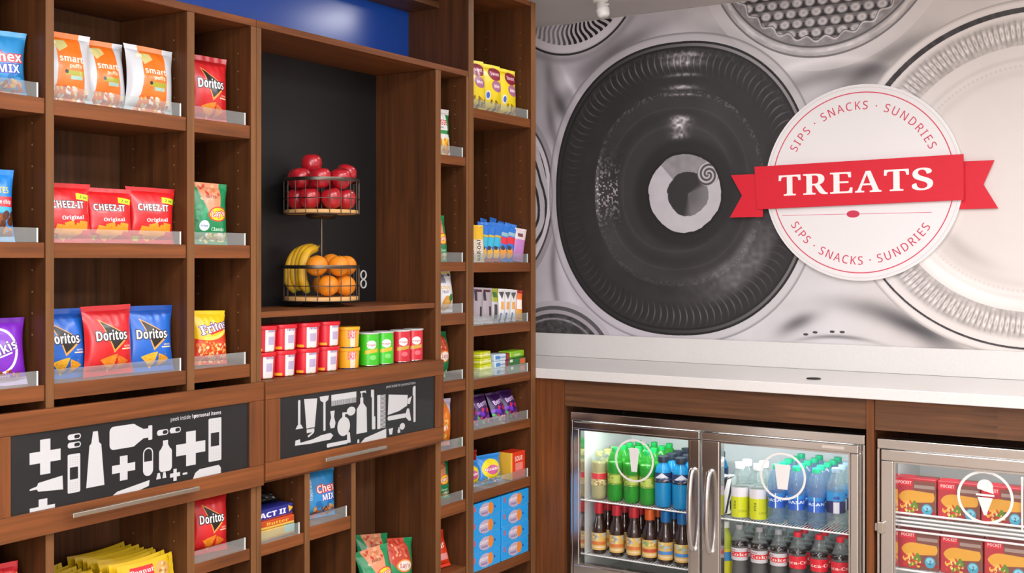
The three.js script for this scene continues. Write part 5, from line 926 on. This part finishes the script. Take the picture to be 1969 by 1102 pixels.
// second door
{
  const zeb = thing('energy_can', 'tall zebra striped drink can at the edge of the second door', 'can', [-1.757, S2, 4.372], 0.3);
  part('can_wall', lathe([[0.001, 0.002], [0.026, 0], [0.031, 0.008], [0.031, 0.142], [0.026, 0.152], [0.026, 0.154], [0.001, 0.151]], 24), wrapMat((c, w, h) => { c.fillStyle = '#ecebe9'; c.fillRect(0, 0, w, h); c.fillStyle = '#1c1a22'; for (let i = 0; i < 60; i++) { c.save(); c.translate(rnd() * w, rnd() * h); c.rotate(-0.6 + 0.4 * rnd()); c.fillRect(-50, -4, 100, 7 + 5 * rnd()); c.restore(); } }), zeb);
}
ranks('vitamin_drink', kinds.vitamin, 'bottle', 'yellow-green labelled drinks', S2, [[-1.695, 'beside the striped can'], [-1.622, 'beside the blue water']], 2, 0.074, 'yellow-green labelled clear drink bottle');
ranks('water_bottle', kinds.water, 'bottle', 'blue labelled water bottles', S2, [[-1.545, 'beside the yellow-green drinks'], [-1.468, 'in the middle of the water'], [-1.391, 'beside the tall clear bottle']], 5, 0.073, 'blue water bottle with green cap');
ranks('spring_water', kinds.spring, 'bottle', 'tall clear water bottles', S2, [[-1.313, 'at the hinge side']], 3, 0.074, 'clear violet-labelled water bottle');
const dietLab = wrapMat((c, w, h) => { c.fillStyle = '#c9c6c8'; c.fillRect(0, 0, w, h); c.fillStyle = '#d81c30'; c.fillRect(0, 74, w, 100); txt(c, 'Coke', 250, 124, 84, '#f4e8d8', { font: 'serif' }); txt(c, 'diet', 180, 40, 40, '#8a2030', {}); });
const colaLab = wrapMat((c, w, h) => { c.fillStyle = '#d81c30'; c.fillRect(0, 0, w, h); txt(c, 'Coca-Cola', 256, 124, 88, '#f4e4d6', { font: 'serif', rot: -0.08, sx: 0.72 }); specks(c, 0, 0, w, h, 20, ['#e83a48', '#b81424'], 6, 14); });
ranks('cola_bottle', kinds.cola, 'bottle', 'silver labelled cola bottles', FL + 0.070, [[-1.697, 'nearest the door handle'], [-1.618, 'in the middle of the silver ones'], [-1.540, 'beside the red labels']], 4, 0.074, 'silver cola bottle', { capCol: plast(0x9a9c9c), labelTex: dietLab });
ranks('cola_bottle', kinds.cola, 'bottle', 'red labelled cola bottles', FL + 0.070, [[-1.461, 'beside the silver labels'], [-1.380, 'in the middle of the red ones'], [-1.300, 'at the hinge side']], 4, 0.074, 'red cola bottle', { capCol: plast(0xd82434), labelTex: colaLab });
{
  const y = thing('juice_bottle', 'tall yellow-green juice bottle at the low edge of the second door', 'bottle', [-1.766, FL + 0.070, 4.35]);
  part('bottle_wall', lathe([[0.001, 0.002], [0.028, 0], [0.031, 0.004], [0.031, 0.17], [0.018, 0.2], [0.018, 0.215]], 24), phys({ color: 0xb8c440, roughness: 0.3, transmission: 0.2, thickness: 0 }), y);
  part('cap', lathe([[0.02, 0.211], [0.02, 0.234], [0.001, 0.234]], 20), plast(0xdcdccc), y);
  part('label_wrap', lathe([[0.0315, 0.03], [0.0315, 0.13]], 24), wrapMat((c, w, h) => { c.fillStyle = '#cfc81c'; c.fillRect(0, 0, w, h); c.fillStyle = '#3a86b8'; c.fillRect(0, 30, w, 90); }), y);
}
// raised floor racks that the lower bottles stand on
{
  const o = [-1.79, 0.02, 4.5];
  wireShelf(fr, [o[0], 0.02, o[2]], -2.376, -1.83, 4.30, 4.735, 0.1433 - 0.02);
  wireShelf(fr, [o[0], 0.02, o[2]], -1.785, -1.214, 4.30, 4.735, 0.1073 - 0.02);
}
// ---------------------------------------------------------------- freezer with red cartons
{
  const o = [-0.72, 0.02, 4.5], t = thing('glass_door_freezer', 'stainless freezer with an ice cream decal on its glass door', 'freezer', o);
  fridgeBody(t, o, -1.136, -0.40, 0.02, 0.745, 4.775);
  const d = door(t, o, [-1.122, -0.415, 0.045, 0.708], [-1.075, -0.462, 0.10, 0.667], null, -1.118);
  const Z = -(AF + 0.0125) + o[2];
  let g = decalRing(-0.768 - o[0], 0.570 - o[1], 0.092, 0.009); g.translate(0, 0, Z); part('decal_ring', g, decalWhite, d);
  const C = [-0.768 - o[0], 0.570 - o[1]];
  const sc = new THREE.Shape(); sc.moveTo(-0.028, 0.014); sc.absarc(0, 0.036, 0.026, Math.PI * 1.1, -0.1 * Math.PI, true); sc.lineTo(0.028, 0.014); sc.closePath();
  g = merge(new THREE.ExtrudeGeometry(sc, { depth: 0.0006, bevelEnabled: false, curveSegments: 16 }), extrude([[-0.030, 0.004], [0.030, 0.004], [0.030, 0.011], [-0.030, 0.011]], 0.0006), extrude([[-0.025, -0.001], [0.025, -0.001], [0.004, -0.062], [-0.004, -0.062]], 0.0006)); g.translate(C[0], C[1], Z); part('decal_cone', g, decalWhite, d);
  ledStrip(t, o, -1.05, -0.5, 0.709, 4.296, LAMP.freezer);
  // white wire baskets
  for (const [y0, tops, a, posts] of [[0.452, [0.468], 4.318, [[-0.66, 0.64]]], [0.262, [0.438, 0.424, 0.405], 4.318, [[-1.095, 0.438]]]]) {
    const X0 = -1.10, X1 = -0.44, A1 = 4.70, q = (x, y, aa) => [x - o[0], y - o[1], -aa + o[2]], l = [];
    for (const y of [y0, ...tops]) { l.push(rod(q(X0, y, a), q(X1, y, a), 0.0042)); l.push(rod(q(X0, y, A1), q(X1, y, A1), 0.004)); l.push(rod(q(X0, y, a), q(X0, y, A1), 0.0035)); l.push(rod(q(X1, y, a), q(X1, y, A1), 0.0035)); }
    for (const [x, y] of posts) l.push(rod(q(x, y0, a), q(x, y, a), 0.004));
    for (let x = X0 + 0.03; x < X1; x += 0.03) l.push(rod(q(x, y0, a), q(x, y0, A1), 0.002, 6));
    part('wire_basket', merge(l), wireWhite, t);
  }
  const red = cartonMat((c, w, h) => {
    c.fillStyle = '#b5303a'; c.fillRect(0, 0, w, h); c.fillStyle = '#7c4a40'; c.fillRect(170, 20, 214, h); c.fillStyle = '#d8283a'; c.fillRect(10, 14, 150, 50); txt(c, 'POCKET', 90, 38, 34, '#f4d8d0', {}); c.fillStyle = '#a08a80'; c.fillRect(180, 50, 190, 26);
    c.fillStyle = '#dca03a'; c.beginPath(); c.moveTo(30, 150); c.quadraticCurveTo(60, 90, 170, 96); c.lineTo(360, 104); c.quadraticCurveTo(384, 150, 350, 176); c.lineTo(180, 190); c.quadraticCurveTo(60, 220, 30, 150); c.fill(); specks(c, 40, 190, 160, 90, 34, ['#e8b04a', '#c8402c', '#5c8a2c', '#f0d08a'], 10, 22);
    c.fillStyle = '#9a2430'; c.fillRect(180, 250, 204, 20); oval(c, 300, 236, 50, 44, '#4aa0b8'); oval(c, 300, 222, 36, 20, '#8ac8d8'); txt(c, '2', 300, 236, 44, '#1c4a6a', {});
  }, 384, 300);
  let first; const g1 = 'red frozen sandwich cartons';
  for (const [y, row, x0] of [[0.4575, 'upper', -1.020], [0.268, 'lower', -1.010]]) [0, 1, 2, 3].forEach(i => {
    const x = x0 + i * 0.148, label = `red frozen sandwich carton of the ${row} basket, ${['nearest the hinge', 'second from the hinge', 'third from the hinge', 'farthest from the hinge'][i]}`;
    if (!first) { first = pack('frozen_carton', label, 'frozen food box', [0.143, 0.140, 0.07], red, [4.362, y, x], -OUT, g1); } else copy(first, [x, y, 4.362], 0.02 * Math.sin(i * 3 + y * 9), label, g1);
  });
}
// ---------------------------------------------------------------- small white fitting on the ceiling
{
  const t = thing('ceiling_fitting', 'small white cylinder fitting on the ceiling near the shelving top', 'ceiling fitting', [-2.385, CEIL, 4.46]);
  part('mount', lathe([[0.001, -0.010], [0.030, -0.010], [0.034, -0.004], [0.034, 0]], 28), whitePaint, t);
  const H = new THREE.Group(); H.name = 'head'; t.add(H); H.position.set(0.004, -0.011, 0); H.rotation.z = 0.2;
  part('barrel', lathe([[0.001, -0.066], [0.018, -0.066], [0.027, -0.058], [0.030, -0.03], [0.025, -0.026], [0.022, -0.006], [0.016, 0.004], [0.001, 0.004]], 28), whitePaint, H);
  part('lever', box(0.018, 0.034, -0.022, -0.012, -0.005, 0.005, { r: 0.002 }), whitePaint, H);
}
renderer.render(scene, camera);
